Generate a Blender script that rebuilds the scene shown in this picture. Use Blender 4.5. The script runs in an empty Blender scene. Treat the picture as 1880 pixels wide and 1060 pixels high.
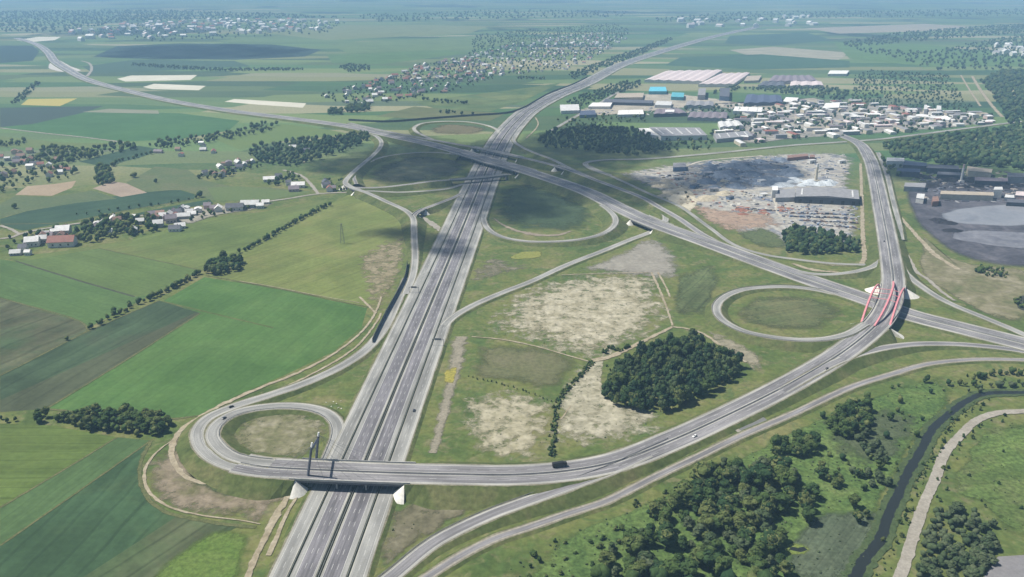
import bpy, math, random
import numpy as np

random.seed(7)
S = bpy.context.scene
COL = S.collection

# ------------------------------------------------------------------ camera, sky, sun, exposure
FOC, W0, H0, HOR, CAMZ = 1500.0, 1880.0, 1060.0, -45.0, 340.0
PITCH = math.atan((H0 / 2 - HOR) / FOC)
SP, CP = math.sin(PITCH), math.cos(PITCH)
cam = bpy.data.cameras.new('camera')
cam.sensor_width = 36.0
cam.lens = 36.0 * FOC / W0
cam.clip_start, cam.clip_end = 1.0, 120000.0
camo = bpy.data.objects.new('camera', cam)
camo.location = (0, 0, CAMZ)
camo.rotation_euler = (math.pi / 2 - PITCH, 0, 0)
COL.objects.link(camo)
S.camera = camo

SUN_AZ = math.atan2(-0.97, 0.24)      # measured from +y towards +x
SUN_EL = math.radians(58)
world = bpy.data.worlds.new('World')
S.world = world
world.use_nodes = True
wn = world.node_tree
sky = wn.nodes.new('ShaderNodeTexSky')
sky.sky_type = 'NISHITA'
sky.sun_disc = False
sky.sun_elevation = SUN_EL
sky.sun_rotation = SUN_AZ
sky.altitude = 250
bg = wn.nodes['Background']
bg.inputs['Strength'].default_value = 0.06
wn.links.new(sky.outputs[0], bg.inputs[0])
sun = bpy.data.lights.new('sun', 'SUN')
sun.energy = 4.9
sun.angle = math.radians(0.5)
sun.color = (1.0, 0.945, 0.85)
suno = bpy.data.objects.new('sun', sun)
SUNV = np.array([math.sin(SUN_AZ) * math.cos(SUN_EL), math.cos(SUN_AZ) * math.cos(SUN_EL), math.sin(SUN_EL)])
from mathutils import Vector
suno.rotation_euler = Vector(-SUNV).to_track_quat('-Z', 'Y').to_euler()
suno.location = (-200, 100, 600)
COL.objects.link(suno)
S.view_settings.view_transform = 'Standard'
S.view_settings.look = 'None'
S.view_settings.gamma = 1.0
S.view_settings.use_curve_mapping = False
S.view_settings.exposure = 0.40
S.render.engine = 'CYCLES'
cy = S.cycles
cy.max_bounces = 4
cy.diffuse_bounces = 2
cy.glossy_bounces = 2
cy.transmission_bounces = 2
cy.volume_bounces = 1
cy.transparent_max_bounces = 24
cy.use_denoising = True

HAZE_D, HAZE_C = 1.12e-4, (.40, .66, 1.0)

# ------------------------------------------------------------------ helpers
def P(x, y, z=0.0):
    """photo pixel -> point of the horizontal plane at height z"""
    u, v = (x - W0 / 2) / FOC, (y - H0 / 2) / FOC
    t = (CAMZ - z) / (SP + v * CP)
    return np.array([u * t, (CP - v * SP) * t, z])

def PP(pts, z=0.0):
    return np.array([P(p[0], p[1], p[2] if len(p) > 2 else z) for p in pts])

def tag(o, label=None, cat=None, group=None, kind=None):
    if label: o['label'] = label
    if cat: o['category'] = cat
    if group: o['group'] = group
    if kind: o['kind'] = kind
    return o

def mesh(name, verts, faces, mats=None, fm=None, smooth=False, uv=None, attr=None):
    me = bpy.data.meshes.new(name)
    me.from_pydata([tuple(map(float, v)) for v in verts], [], [tuple(map(int, f)) for f in faces])
    for m in (mats or []):
        me.materials.append(m)
    if fm is not None:
        me.polygons.foreach_set('material_index', np.array(fm, dtype=np.int32))
    if uv is not None:
        l = me.uv_layers.new(name='UVMap')
        vi = np.empty(len(me.loops), dtype=np.int32)
        me.loops.foreach_get('vertex_index', vi)
        l.data.foreach_set('uv', np.asarray(uv, dtype=np.float32)[vi].ravel())
    if attr is not None:
        for k, a in attr.items():
            at = me.attributes.new(k, 'FLOAT', 'POINT')
            at.data.foreach_set('value', np.asarray(a, dtype=np.float32))
    if smooth:
        me.polygons.foreach_set('use_smooth', np.ones(len(me.polygons), dtype=bool))
    me.update()
    return me

def link(name, me, parent=None, loc=None):
    o = bpy.data.objects.new(name, me)
    COL.objects.link(o)
    if parent is not None: o.parent = parent
    if loc is not None: o.location = tuple(map(float, loc))
    return o

def empty(name, loc=(0, 0, 0), rz=0.0):
    o = link(name, None, None, loc)
    o.rotation_euler = (0, 0, rz)
    return o

class MB:
    """collects shapes into one mesh"""
    def __init__(s): s.v, s.f, s.m = [], [], []
    def add(s, v, f, m=0):
        b = len(s.v); s.v += [tuple(map(float, p)) for p in v]
        s.f += [tuple(i + b for i in q) for q in f]; s.m += [m] * len(f); return s
    def box(s, x0, x1, y0, y1, z0, z1, m=0):
        v = [(x0, y0, z0), (x1, y0, z0), (x1, y1, z0), (x0, y1, z0), (x0, y0, z1), (x1, y0, z1), (x1, y1, z1), (x0, y1, z1)]
        return s.add(v, [(0, 3, 2, 1), (4, 5, 6, 7), (0, 1, 5, 4), (1, 2, 6, 5), (2, 3, 7, 6), (3, 0, 4, 7)], m)
    def bar(s, a, b, r, n=6, r2=None, m=0):
        a, b = np.array(a, float), np.array(b, float); r2 = r if r2 is None else r2
        d = b - a; d /= np.linalg.norm(d)
        u = np.cross(d, (0, 0, 1) if abs(d[2]) < .9 else (1, 0, 0)); u /= np.linalg.norm(u); w = np.cross(d, u)
        v = [a + r * (math.cos(t) * u + math.sin(t) * w) for t in np.arange(n) * 2 * math.pi / n] + \
            [b + r2 * (math.cos(t) * u + math.sin(t) * w) for t in np.arange(n) * 2 * math.pi / n]
        f = [(i, (i + 1) % n, n + (i + 1) % n, n + i) for i in range(n)] + [tuple(range(n))[::-1], tuple(range(n, 2 * n))]
        return s.add(v, f, m)
    def build(s, name, mats, parent=None, loc=None, smooth=False):
        return link(name, mesh(name, s.v, s.f, mats if isinstance(mats, list) else [mats], s.m, smooth), parent, loc)

def prism(poly, z0, z1):
    """poly: list of (x,y); returns verts, faces of a closed vertical prism (counter-clockwise forced)"""
    p = np.array(poly)[:, :2]
    if np.sum(p[:, 0] * np.roll(p[:, 1], -1) - p[:, 1] * np.roll(p[:, 0], -1)) < 0: p = p[::-1]
    n = len(p)
    v = [(x, y, z0) for x, y in p] + [(x, y, z1) for x, y in p]
    return v, [(i, (i + 1) % n, n + (i + 1) % n, n + i) for i in range(n)] + [tuple(range(n, 2 * n))] + [tuple(range(n))[::-1]]

def spline(pts, step):
    """Catmull-Rom through world points, resampled at a fixed step"""
    p = np.asarray(pts, float)
    if len(p) == 2:
        q = np.linspace(0, 1, 200)[:, None] * (p[1] - p[0]) + p[0]
    else:
        e = np.vstack([2 * p[0] - p[1], p, 2 * p[-1] - p[-2]])
        q = []
        for i in range(1, len(e) - 2):
            a, b, c, d = e[i - 1:i + 3]
            t0 = 0; t1 = t0 + np.linalg.norm(b - a) ** .5; t2 = t1 + np.linalg.norm(c - b) ** .5; t3 = t2 + np.linalg.norm(d - c) ** .5
            t = np.linspace(t1, t2, 40, endpoint=False)[:, None]
            A1 = (t1 - t) / (t1 - t0) * a + (t - t0) / (t1 - t0) * b
            A2 = (t2 - t) / (t2 - t1) * b + (t - t1) / (t2 - t1) * c
            A3 = (t3 - t) / (t3 - t2) * c + (t - t2) / (t3 - t2) * d
            B1 = (t2 - t) / (t2 - t0) * A1 + (t - t0) / (t2 - t0) * A2
            B2 = (t3 - t) / (t3 - t1) * A2 + (t - t1) / (t3 - t1) * A3
            q.append((t2 - t) / (t2 - t1) * B1 + (t - t1) / (t2 - t1) * B2)
        q = np.vstack(q + [p[-1:]])
    s = np.concatenate([[0], np.cumsum(np.linalg.norm(np.diff(q, axis=0), axis=1))])
    n = max(2, int(round(s[-1] / step)) + 1)
    g = np.linspace(0, s[-1], n)
    return np.stack([np.interp(g, s, q[:, k]) for k in range(3)], 1), g

def inside(poly, x, y):
    p = np.asarray(poly)[:, :2]
    r = np.zeros(np.shape(x), bool)
    j = len(p) - 1
    for i in range(len(p)):
        xi, yi, xj, yj = p[i, 0], p[i, 1], p[j, 0], p[j, 1]
        c = ((yi > y) != (yj > y)) & (x < (xj - xi) * (y - yi) / (yj - yi + 1e-12) + xi)
        r ^= c
        j = i
    return r

def fill(poly_px, spacing, seed=0, keep=1.0, jit=.42):
    """jittered grid of ground points inside a pixel polygon"""
    rng = np.random.default_rng(seed)
    w = PP(poly_px)
    x0, y0 = w[:, :2].min(0); x1, y1 = w[:, :2].max(0)
    gx, gy = np.meshgrid(np.arange(x0, x1 + spacing, spacing), np.arange(y0, y1 + spacing, spacing))
    gx[1::2] += spacing / 2
    gx = gx + rng.uniform(-jit, jit, gx.shape) * spacing
    gy = gy + rng.uniform(-jit, jit, gx.shape) * spacing
    k = inside(w, gx, gy) & (rng.random(gx.shape) < keep)
    return np.stack([gx[k], gy[k]], 1)

# ------------------------------------------------------------------ materials
class NT:
    def __init__(s, name):
        s.m = bpy.data.materials.new(name); s.m.use_nodes = True
        s.t = s.m.node_tree; s.t.nodes.clear()
        s.out = s.n('ShaderNodeOutputMaterial')
    def n(s, kind, **kw):
        nd = s.t.nodes.new(kind)
        for k, v in kw.items():
            if k in nd.inputs: s.set(nd.inputs[k], v)
            else: setattr(nd, k, v)
        return nd
    def set(s, i, v):
        if isinstance(v, bpy.types.NodeSocket): s.t.links.new(v, i)
        elif hasattr(v, 'outputs'): s.t.links.new(v.outputs[0], i)
        else: i.default_value = v
    def math(s, op, a, b=0.0, c=None):
        nd = s.t.nodes.new('ShaderNodeMath'); nd.operation = op
        s.set(nd.inputs[0], a); s.set(nd.inputs[1], b)
        if c is not None: s.set(nd.inputs[2], c)
        return nd.outputs[0]
    def noise(s, vec, scale, detail=5, rough=.6, dist=0.0):
        nd = s.n('ShaderNodeTexNoise', Scale=scale, Detail=detail, Roughness=rough, Distortion=dist)
        s.set(nd.inputs['Vector'], vec); return nd.outputs['Fac']
    def ramp(s, fac, stops):
        nd = s.t.nodes.new('ShaderNodeValToRGB'); s.set(nd.inputs[0], fac)
        el = nd.color_ramp.elements
        while len(el) < len(stops): el.new(.5)
        for e, (p, c) in zip(el, stops): e.position = p; e.color = (*c, 1)
        return nd.outputs[0]
    def mix(s, fac, a, b, typ='MIX'):
        nd = s.t.nodes.new('ShaderNodeMix'); nd.data_type = 'RGBA'; nd.blend_type = typ
        s.set(nd.inputs[0], fac); s.set(nd.inputs[6], a if not isinstance(a, tuple) else (*a, 1)); s.set(nd.inputs[7], b if not isinstance(b, tuple) else (*b, 1))
        return nd.outputs[2]
    def scalev(s, vec, k):
        nd = s.t.nodes.new('ShaderNodeVectorMath'); nd.operation = 'SCALE'
        s.set(nd.inputs[0], vec); s.set(nd.inputs[3], k); return nd.outputs[0]
    def mapr(s, v, a, b, c=0., d=1.):
        nd = s.t.nodes.new('ShaderNodeMapRange'); nd.interpolation_type = 'SMOOTHSTEP'
        s.set(nd.inputs[0], v)
        for i, x in enumerate((a, b, c, d)): nd.inputs[1 + i].default_value = x
        return nd.outputs[0]
    def finish(s, col, rough=.95, alpha=None, spec=.15, bump=None, metal=0.):
        b = s.n('ShaderNodeBsdfPrincipled', Roughness=rough, Metallic=metal)
        b.inputs['Specular IOR Level'].default_value = spec
        s.set(b.inputs['Base Color'], col if not isinstance(col, tuple) else (*col, 1))
        if bump is not None:
            bn = s.n('ShaderNodeBump', Strength=bump[1], Distance=bump[2]); s.set(bn.inputs['Height'], bump[0])
            s.set(b.inputs['Normal'], bn.outputs[0])
        sh = b.outputs[0]
        if alpha is not None:
            tr = s.n('ShaderNodeBsdfTransparent'); mx = s.n('ShaderNodeMixShader')
            s.set(mx.inputs[0], alpha); s.set(mx.inputs[1], tr.outputs[0]); s.set(mx.inputs[2], sh); sh = mx.outputs[0]
        s.t.links.new(sh, s.out.inputs[0]); return s.m

def land(name, cols, size=60., fine=6., fstr=.5, rows=None, edge=None, rough=.97, bump=None, off=0.0):
    """ground cover: large noise through a ramp, fine speckle, optional crop rows (angle, spacing, strength), optional ragged edge"""
    t = NT(name)
    pos = t.n('ShaderNodeNewGeometry').outputs['Position']
    if off:
        ad = t.n('ShaderNodeVectorMath', operation='ADD'); t.set(ad.inputs[0], pos); ad.inputs[1].default_value = (off, off * .7, 0); pos = ad.outputs[0]
    n1 = t.noise(pos, 1 / size, 7, .62, .6)
    k = len(cols)
    stops = [(.30 + .40 * i / max(1, k - 1), c) for i, c in enumerate(cols)]
    col = t.ramp(n1, stops)
    n2 = t.noise(pos, 1 / fine, 4, .65)
    f = t.mapr(n2, .28, .72, 1 - fstr * .5, 1 + fstr * .5)
    if rows:
        mp = t.n('ShaderNodeMapping'); t.set(mp.inputs[0], pos); mp.inputs['Rotation'].default_value = (0, 0, -rows[0])
        ds = t.noise(pos, 1 / 90., 2)
        sx = t.n('ShaderNodeSeparateXYZ'); t.set(sx.inputs[0], mp.outputs[0])
        yy = t.math('MULTIPLY_ADD', ds, rows[1] * .8, sx.outputs[1])
        w1 = t.math('SINE', t.math('MULTIPLY', yy, 2 * math.pi / rows[1]))
        # long streaks along the rows
        sc = t.n('ShaderNodeCombineXYZ'); t.set(sc.inputs[0], t.math('MULTIPLY', sx.outputs[0], 1 / 260.)); t.set(sc.inputs[1], t.math('MULTIPLY', sx.outputs[1], 1 / (rows[1] * .9)))
        st = t.noise(sc.outputs[0], 1.0, 4, .6)
        f = t.math('MULTIPLY', f, t.math('MULTIPLY_ADD', w1, rows[2] * .3, 1.0))
        f = t.math('MULTIPLY', f, t.mapr(w1, .84, .98, 1.0, 1.0 - rows[2] * 1.3))
        dm = t.noise(pos, 1 / 75., 5, .6, 1.0)
        f = t.math('MULTIPLY', f, t.mapr(dm, .3, .7, 1 - rows[2] * 1.2, 1 + rows[2] * 1.2))
        f = t.math('MULTIPLY', f, t.mapr(st, .3, .7, 1 - rows[2], 1 + rows[2]))
    cb = t.n('ShaderNodeCombineXYZ'); [t.set(cb.inputs[i], f) for i in range(3)]
    col = t.mix(1.0, col, cb.outputs[0], 'MULTIPLY')
    al = None
    if edge:
        a = t.n('ShaderNodeAttribute', attribute_name='edge').outputs['Fac']
        en = t.noise(pos, 1 / edge[0], 6, .68)
        e2 = t.math('ADD', t.math('MULTIPLY', a, edge[1]), t.math('MULTIPLY', t.math('SUBTRACT', en, .5), edge[2]))
        al = t.math('MULTIPLY', t.mapr(e2, .38, 1.15 if edge[1] < 1.55 else .85), t.mapr(a, .02, .4))
    return t.finish(col, rough, al, .1, (n2, bump[0], bump[1]) if bump else None)

def flat(name, c, rough=.8, var=.18, size=3., spec=.3, metal=0., streak=None):
    t = NT(name)
    pos = t.n('ShaderNodeNewGeometry').outputs['Position']
    n = t.noise(pos, 1 / size, 5, .65)
    f = t.mapr(n, .3, .7, 1 - var, 1 + var)
    cb = t.n('ShaderNodeCombineXYZ'); [t.set(cb.inputs[i], f) for i in range(3)]
    col = t.mix(1.0, c, cb.outputs[0], 'MULTIPLY')
    return t.finish(col, rough, None, spec, None, metal)

def tarmac(name, c, var=.28, patch=.2):
    """road surface: wheel-track streaks along the road (uv in metres) and older/newer stretches"""
    t = NT(name)
    uv = t.n('ShaderNodeUVMap').outputs[0]
    sx = t.n('ShaderNodeSeparateXYZ'); t.set(sx.inputs[0], uv)
    c1 = t.n('ShaderNodeCombineXYZ'); t.set(c1.inputs[0], t.math('MULTIPLY', sx.outputs[0], .55)); t.set(c1.inputs[1], t.math('MULTIPLY', sx.outputs[1], .012))
    n1 = t.noise(c1.outputs[0], 1.0, 4, .6)
    c2 = t.n('ShaderNodeCombineXYZ'); t.set(c2.inputs[0], t.math('MULTIPLY', sx.outputs[0], .08)); t.set(c2.inputs[1], t.math('MULTIPLY', sx.outputs[1], .02))
    n2 = t.noise(c2.outputs[0], 1.0, 3, .5)
    pos = t.n('ShaderNodeNewGeometry').outputs['Position']
    n3 = t.noise(pos, .8, 3, .6)
    f = t.math('MULTIPLY', t.mapr(n1, .3, .7, 1 - var, 1 + var), t.mapr(n2, .35, .65, 1 - patch, 1 + patch))
    # repaired stretches with square ends
    c3 = t.n('ShaderNodeCombineXYZ'); t.set(c3.inputs[0], t.math('MULTIPLY', sx.outputs[0], 1 / 3.6)); t.set(c3.inputs[1], t.math('MULTIPLY', sx.outputs[1], 1 / 95.))
    vr = t.n('ShaderNodeTexVoronoi', distance='CHEBYCHEV', voronoi_dimensions='2D', Scale=1.0, Randomness=.8); t.set(vr.inputs['Vector'], c3.outputs[0])
    vs = t.n('ShaderNodeSeparateColor'); t.set(vs.inputs[0], vr.outputs['Color'])
    f = t.math('MULTIPLY', f, t.mapr(vs.outputs[0], .55, 1.0, 1.04, .84))
    f = t.math('MULTIPLY', f, t.mapr(n3, .3, .7, .93, 1.07))
    cb = t.n('ShaderNodeCombineXYZ'); [t.set(cb.inputs[i], f) for i in range(3)]
    return t.finish(t.mix(1.0, c, cb.outputs[0], 'MULTIPLY'), .88, None, .3)

def leafmat(name, dark, light, warm):
    t = NT(name)
    a = t.n('ShaderNodeAttribute', attribute_name='rnd').outputs['Fac']
    oi = t.n('ShaderNodeObjectInfo').outputs['Random']
    r = t.math('FRACT', t.math('ADD', a, oi))
    pos = t.n('ShaderNodeNewGeometry').outputs['Position']
    n = t.noise(pos, .45, 4, .65)
    col = t.ramp(r, [(0, dark), (.5, light), (1, warm)])
    f = t.mapr(n, .3, .7, .72, 1.28)
    cb = t.n('ShaderNodeCombineXYZ'); [t.set(cb.inputs[i], f) for i in range(3)]
    col = t.mix(1.0, col, cb.outputs[0], 'MULTIPLY')
    d = t.n('ShaderNodeBsdfDiffuse'); t.set(d.inputs[0], col)
    tr = t.n('ShaderNodeBsdfTranslucent'); t.set(tr.inputs[0], col)
    mx = t.n('ShaderNodeMixShader'); mx.inputs[0].default_value = .18
    t.set(mx.inputs[1], d.outputs[0]); t.set(mx.inputs[2], tr.outputs[0])
    t.t.links.new(mx.outputs[0], t.out.inputs[0]); return t.m

# base colours (albedo)
GRASS = [(.052, .075, .036), (.075, .098, .045), (.105, .112, .058)]
DRY = [(.20, .18, .125), (.29, .265, .20), (.36, .335, .265)]
SAND = [(.23, .195, .13), (.30, .26, .185), (.36, .32, .245)]
GREENF = [(.048, .112, .054), (.062, .135, .066)]
M = {}
M['asphalt'] = tarmac('asphalt', (.185, .180, .185))
M['asphalt_dark'] = tarmac('asphalt_dark', (.150, .145, .155))
M['concrete_lane'] = tarmac('concrete_lane', (.235, .235, .222), .16)
M['shoulder'] = tarmac('shoulder', (.31, .305, .275), .12)
M['verge_dark'] = land('verge_dark', [(.045, .05, .035), (.075, .08, .05)], 20, 2, .5)
M['paint'] = flat('paint', (.50, .50, .48), .6, .15, 6)
M['steel'] = flat('steel', (.16, .165, .17), .5, .15, 4, .5)
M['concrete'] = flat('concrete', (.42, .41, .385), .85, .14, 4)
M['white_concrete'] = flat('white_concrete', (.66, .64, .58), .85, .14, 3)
M['median_shaded_deck'] = flat('median_shaded_deck', (.12, .12, .13), .8, .2, 5)  # the median's own tone; on bridge decks it is painted shade
M['red_steel'] = flat('red_steel', (.62, .25, .27), .5, .12, 3, .4)
M['bank'] = land('bank', [(.052, .074, .024), (.086, .106, .036), (.135, .132, .06)], 35, 4, .5)
M['track'] = land('track', SAND, 14, 3, .4, None, (7, 1.9, 1.5))
M['gravel_edge'] = land('gravel_edge', [(.13, .125, .085), (.22, .205, .15)], 9, 2, .5)
M['gravel'] = land('gravel', [(.24, .22, .185), (.32, .30, .26)], 10, 2, .3)
M['water'] = None
t = NT('stream_water')
wpos = t.n('ShaderNodeNewGeometry').outputs['Position']
M['water'] = t.finish((.020, .024, .022), .30, None, .25, (t.noise(wpos, .5, 3), .2, .3))

# ------------------------------------------------------------------ ground
def ground_material():
    t = NT('meadow_ground')
    pos = t.n('ShaderNodeNewGeometry').outputs['Position']
    sx = t.n('ShaderNodeSeparateXYZ'); t.set(sx.inputs[0], pos)
    # near: rough grass
    n1 = t.noise(pos, 1 / 70., 7, .62, .7)
    near = t.ramp(n1, [(.28, (.052, .084, .024)), (.42, (.084, .118, .034)), (.54, (.122, .140, .044)), (.64, (.158, .155, .064)), (.75, (.21, .19, .11))])
    n4 = t.noise(pos, 1 / 16., 5, .7, .5)
    near = t.mix(t.mapr(n4, .50, .68, 0, .75), near, (.175, .160, .085))
    n5 = t.noise(pos, 1 / 34., 5, .65, 1.2)
    near = t.mix(t.mapr(n5, .52, .66, 0, .7), near, (.066, .108, .034))
    # far: strip fields, long ribbons lying roughly across the view
    mp = t.n('ShaderNodeMapping'); t.set(mp.inputs[0], pos)
    mp.inputs['Rotation'].default_value = (0, 0, .10); mp.inputs['Scale'].default_value = (1 / 620., 1 / 135., 0)
    vo = t.n('ShaderNodeTexVoronoi', distance='CHEBYCHEV', voronoi_dimensions='2D', Scale=1.0, Randomness=.9)
    t.set(vo.inputs['Vector'], mp.outputs[0])
    rc = t.n('ShaderNodeSeparateColor'); t.set(rc.inputs[0], vo.outputs['Color'])
    far = t.ramp(rc.outputs[0], [(0, (.022, .060, .034)), (.16, (.06, .135, .05)), (.32, (.125, .195, .07)), (.46, (.04, .075, .042)),
                               (.58, (.165, .215, .08)), (.72, (.06, .13, .05)), (.84, (.20, .205, .10)), (.93, (.34, .31, .20)), (1, (.035, .085, .055))])
    ln = t.noise(mp.outputs[0], 3., 4, .6)
    far = t.mix(.25, far, t.ramp(ln, [(.3, (.045, .09, .045)), (.7, (.15, .18, .085))]))
    # woods scattered far away
    wnz = t.noise(pos, 1 / 1500., 5, .6)
    wood = t.mapr(wnz, .57, .60)
    farw = t.math('MULTIPLY', wood, t.mapr(sx.outputs[1], 4200, 5200))
    far = t.mix(farw, far, (.025, .045, .03))
    f = t.mapr(t.math('ADD', sx.outputs[1], t.math('MULTIPLY', t.math('ABSOLUTE', sx.outputs[0]), .35)), 1500, 1900)
    col = t.mix(f, near, far)
    n2 = t.noise(pos, 1 / 5., 4, .65)
    fc = t.mapr(n2, .28, .72, .78, 1.22)
    cb = t.n('ShaderNodeCombineXYZ'); [t.set(cb.inputs[i], fc) for i in range(3)]
    return t.finish(t.mix(1.0, col, cb.outputs[0], 'MULTIPLY'), .97, None, .1)

GX, GY0, GY1 = 26000., -2500., 42000.
v = [(x, y, 0) for y in np.linspace(GY0, GY1, 24) for x in np.linspace(-GX, GX, 28)]
fcs = [(j * 28 + i, j * 28 + i + 1, (j + 1) * 28 + i + 1, (j + 1) * 28 + i) for j in range(23) for i in range(27)]
g = link('ground', mesh('ground', v, fcs, [ground_material()]))
tag(g, 'flat green plain with strip fields reaching the hazy horizon', 'ground', None, 'structure')

# ------------------------------------------------------------------ fields and ground cover sheets
SHEET = [0]
def sheet_z():
    SHEET[0] += 1
    return .04 + .0045 * SHEET[0]

def field(px, mat, label, name='field', cat='field'):
    z = sheet_z()
    w = PP(px, z)
    me = bpy.data.meshes.new(name)
    import bmesh
    bm = bmesh.new()
    vs = [bm.verts.new(tuple(p)) for p in w]
    fc = bm.faces.new(vs)
    bmesh.ops.triangulate(bm, faces=[fc])
    for q in bm.faces:
        if q.normal.z < 0: q.normal_flip()
    bm.to_mesh(me); bm.free()
    me.materials.append(mat)
    return tag(link(name, me), label, cat, None, 'structure')

def patch(px, mat, label, name='bare_soil', cat='soil patch', rag=.10, seed=1):
    """ground cover with a ragged outline; 'edge' runs 0 at the rim to 1 inside"""
    z = sheet_z()
    w = PP(px, z)
    if name == 'bare_soil': w[:, :2] = w[:, :2].mean(0) + (w[:, :2] - w[:, :2].mean(0)) * 1.12
    q, _ = spline(np.vstack([w, w[:1]]), max(2., np.linalg.norm(w[1] - w[0]) / 14))
    q = q[:-1]
    rng = np.random.default_rng(seed + SHEET[0])
    c = q.mean(0)
    n = len(q)
    ph = rng.uniform(0, 6.28, 8); am = rng.uniform(.3, 1, 8) / np.arange(2, 10)
    a = np.arange(n) / n * 2 * math.pi
    rr = 1 + rag * sum(am[k] * np.sin((k + 2) * a + ph[k]) for k in range(8))
    q = c + (q - c) * rr[:, None]; q[:, 2] = z
    ts = [1.0, .84, .66, .45, .2]
    ed = [0, .36, .72, 1., 1.]
    v = np.vstack([c + (q - c) * k for k in ts] + [c[None]])
    e = np.concatenate([np.full(n, k) for k in ed] + [[1.]])
    f = []
    for r in range(len(ts) - 1):
        for i in range(n):
            j = (i + 1) % n
            f.append((r * n + i, r * n + j, (r + 1) * n + j, (r + 1) * n + i))
    for i in range(n):
        f.append(((len(ts) - 1) * n + i, (len(ts) - 1) * n + (i + 1) % n, len(v) - 1))
    me = mesh(name, v, f, [mat], attr={'edge': e})
    if me.polygons[0].normal.z < 0: me.flip_normals()
    return tag(link(name, me), label, cat, None, 'structure')

def ribbon(px, width, mat, label, name='dirt_track', cat='track', z=None, step=5., wob=.16):
    z = sheet_z() if z is None else z
    q, s = spline(PP(px, z), step)
    d = np.gradient(q, axis=0); d[:, 2] = 0; d /= np.linalg.norm(d, axis=1)[:, None]
    nr = np.stack([d[:, 1], -d[:, 0], 0 * d[:, 0]], 1)
    rng = np.random.default_rng(int(abs(q[0, 0]) * 7) % 9999)
    wv = width if hasattr(width, '__len__') else [width, width]
    ww = np.interp(np.linspace(0, 1, len(q)), np.linspace(0, 1, len(wv)), wv)
    l = q - nr * (ww / 2 * (1 + rng.normal(0, wob, len(q))))[:, None]
    r = q + nr * (ww / 2 * (1 + rng.normal(0, wob, len(q))))[:, None]
    v = np.stack([l, q, r], 1).reshape(-1, 3)
    f = []
    for i in range(len(q) - 1):
        for k in (0, 1):
            f.append((i * 3 + k, i * 3 + k + 1, i * 3 + k + 4, i * 3 + k + 3))
    uv = np.stack([np.tile([-1., 0, 1.], len(q)) * np.repeat(ww / 2, 3), np.repeat(s, 3)], 1)
    ed = np.tile([0., 1., 0.], len(q))
    return tag(link(name, mesh(name, v, f, [mat], uv=uv, attr={'edge': ed})), label, cat, None, 'structure')

R = math.radians
def ang(a, b):
    p = P(*b) - P(*a); return math.atan2(p[1], p[0])

def crop(name, cols, a, b, sp=14., st=.12, size=120., fine=5., fs=.22):
    return land(name, cols, size, fine, fs, (ang(a, b), sp, st))

# --- left farmland
field([(300, 553), (375, 509), (520, 533), (674, 566), (664, 600), (612, 646), (525, 688), (432, 727), (376, 762), (310, 769), (85, 751), (230, 662), (368, 575)],
      crop('crop_bright', [(.054, .112, .030), (.07, .136, .038), (.088, .152, .046)], (85, 750), (368, 575), 16, .08), 'large bright green crop field inside the curve of the dirt track')
ribbon([(300, 554), (400, 578), (502, 602)], 2.6, M['bank'], 'thin dark furrow crossing the bright green crop field', 'path', 'path')
field([(292, 552), (163, 608), (70, 655), (0, 690), (0, 757), (85, 751), (230, 662), (368, 575)],
      crop('crop_dusk', [(.042, .066, .036), (.052, .082, .042), (.066, .080, .048)], (0, 700), (292, 555), 22, .16), 'dark blue green strip field below the row of hedgerow trees')
field([(0, 735), (190, 650), (360, 574), (368, 576), (230, 662), (85, 751), (0, 757)],
      crop('crop_plum', [(.062, .076, .042), (.078, .088, .05)], (85, 751), (368, 576), 18, .12), 'brownish purple strip beside the large bright green crop')
field([(0, 547), (150, 592), (161, 606), (70, 655), (0, 690)],
      crop('crop_brown', [(.052, .082, .038), (.085, .09, .05), (.05, .080, .04)], (0, 660), (150, 596), 30, .2, 60), 'brown and green mottled field at the left edge below the pale crops')
field([(0, 476), (30, 481), (130, 512), (245, 545), (277, 541), (232, 566), (165, 600), (150, 592), (0, 545)],
      crop('crop_mid', [(.066, .118, .038), (.084, .136, .046)], (0, 476), (245, 545), 18, .08), 'mid green field left of the hedgerow below the thin dark drain')
field([(30, 479), (110, 466), (182, 456), (340, 490), (368, 497), (282, 543), (245, 543), (130, 510)],
      crop('crop_pale', [(.084, .128, .04), (.10, .144, .048)], (30, 479), (245, 543), 20, .07), 'paler green field between the thin dark drain and hedgerow')
ribbon([(30, 480), (130, 511), (247, 545)], 3.0, M['verge_dark'], 'thin dark drain between two green fields', 'drain', 'drain')
field([(0, 474), (60, 468), (110, 462), (240, 441), (380, 402), (490, 388), (600, 366), (598, 376), (520, 415), (432, 465), (372, 496), (340, 490), (182, 456), (60, 477)],
      crop('crop_olive', [(.09, .128, .038), (.112, .148, .046), (.138, .154, .056)], (110, 470), (490, 390), 24, .08), 'olive green field between the village street and the hedgerow')
field([(606, 374), (640, 358), (660, 362), (700, 372), (738, 388), (742, 440), (738, 492), (700, 545), (676, 564), (520, 532), (380, 507), (445, 492), (441, 462), (520, 420)],
      crop('crop_ochre', [(.112, .148, .042), (.138, .164, .05), (.172, .176, .064)], (440, 480), (700, 400), 20, .10, 90), 'yellowish olive field between the hedgerow and the ramp')
field([(0, 778), (90, 781), (215, 803), (110, 867), (0, 932)],
      crop('crop_lime', [(.076, .118, .03), (.098, .134, .036)], (0, 800), (205, 800), 12, .14), 'yellow green field with fine streaks below the dark grove')
field([(215, 803), (277, 809), (150, 898), (0, 1002), (0, 932), (110, 867)],
      crop('crop_sage', [(.064, .112, .042), (.076, .124, .048)], (0, 960), (215, 803), 10, .10), 'pale green diagonal strip in the bottom left farmland')
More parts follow.
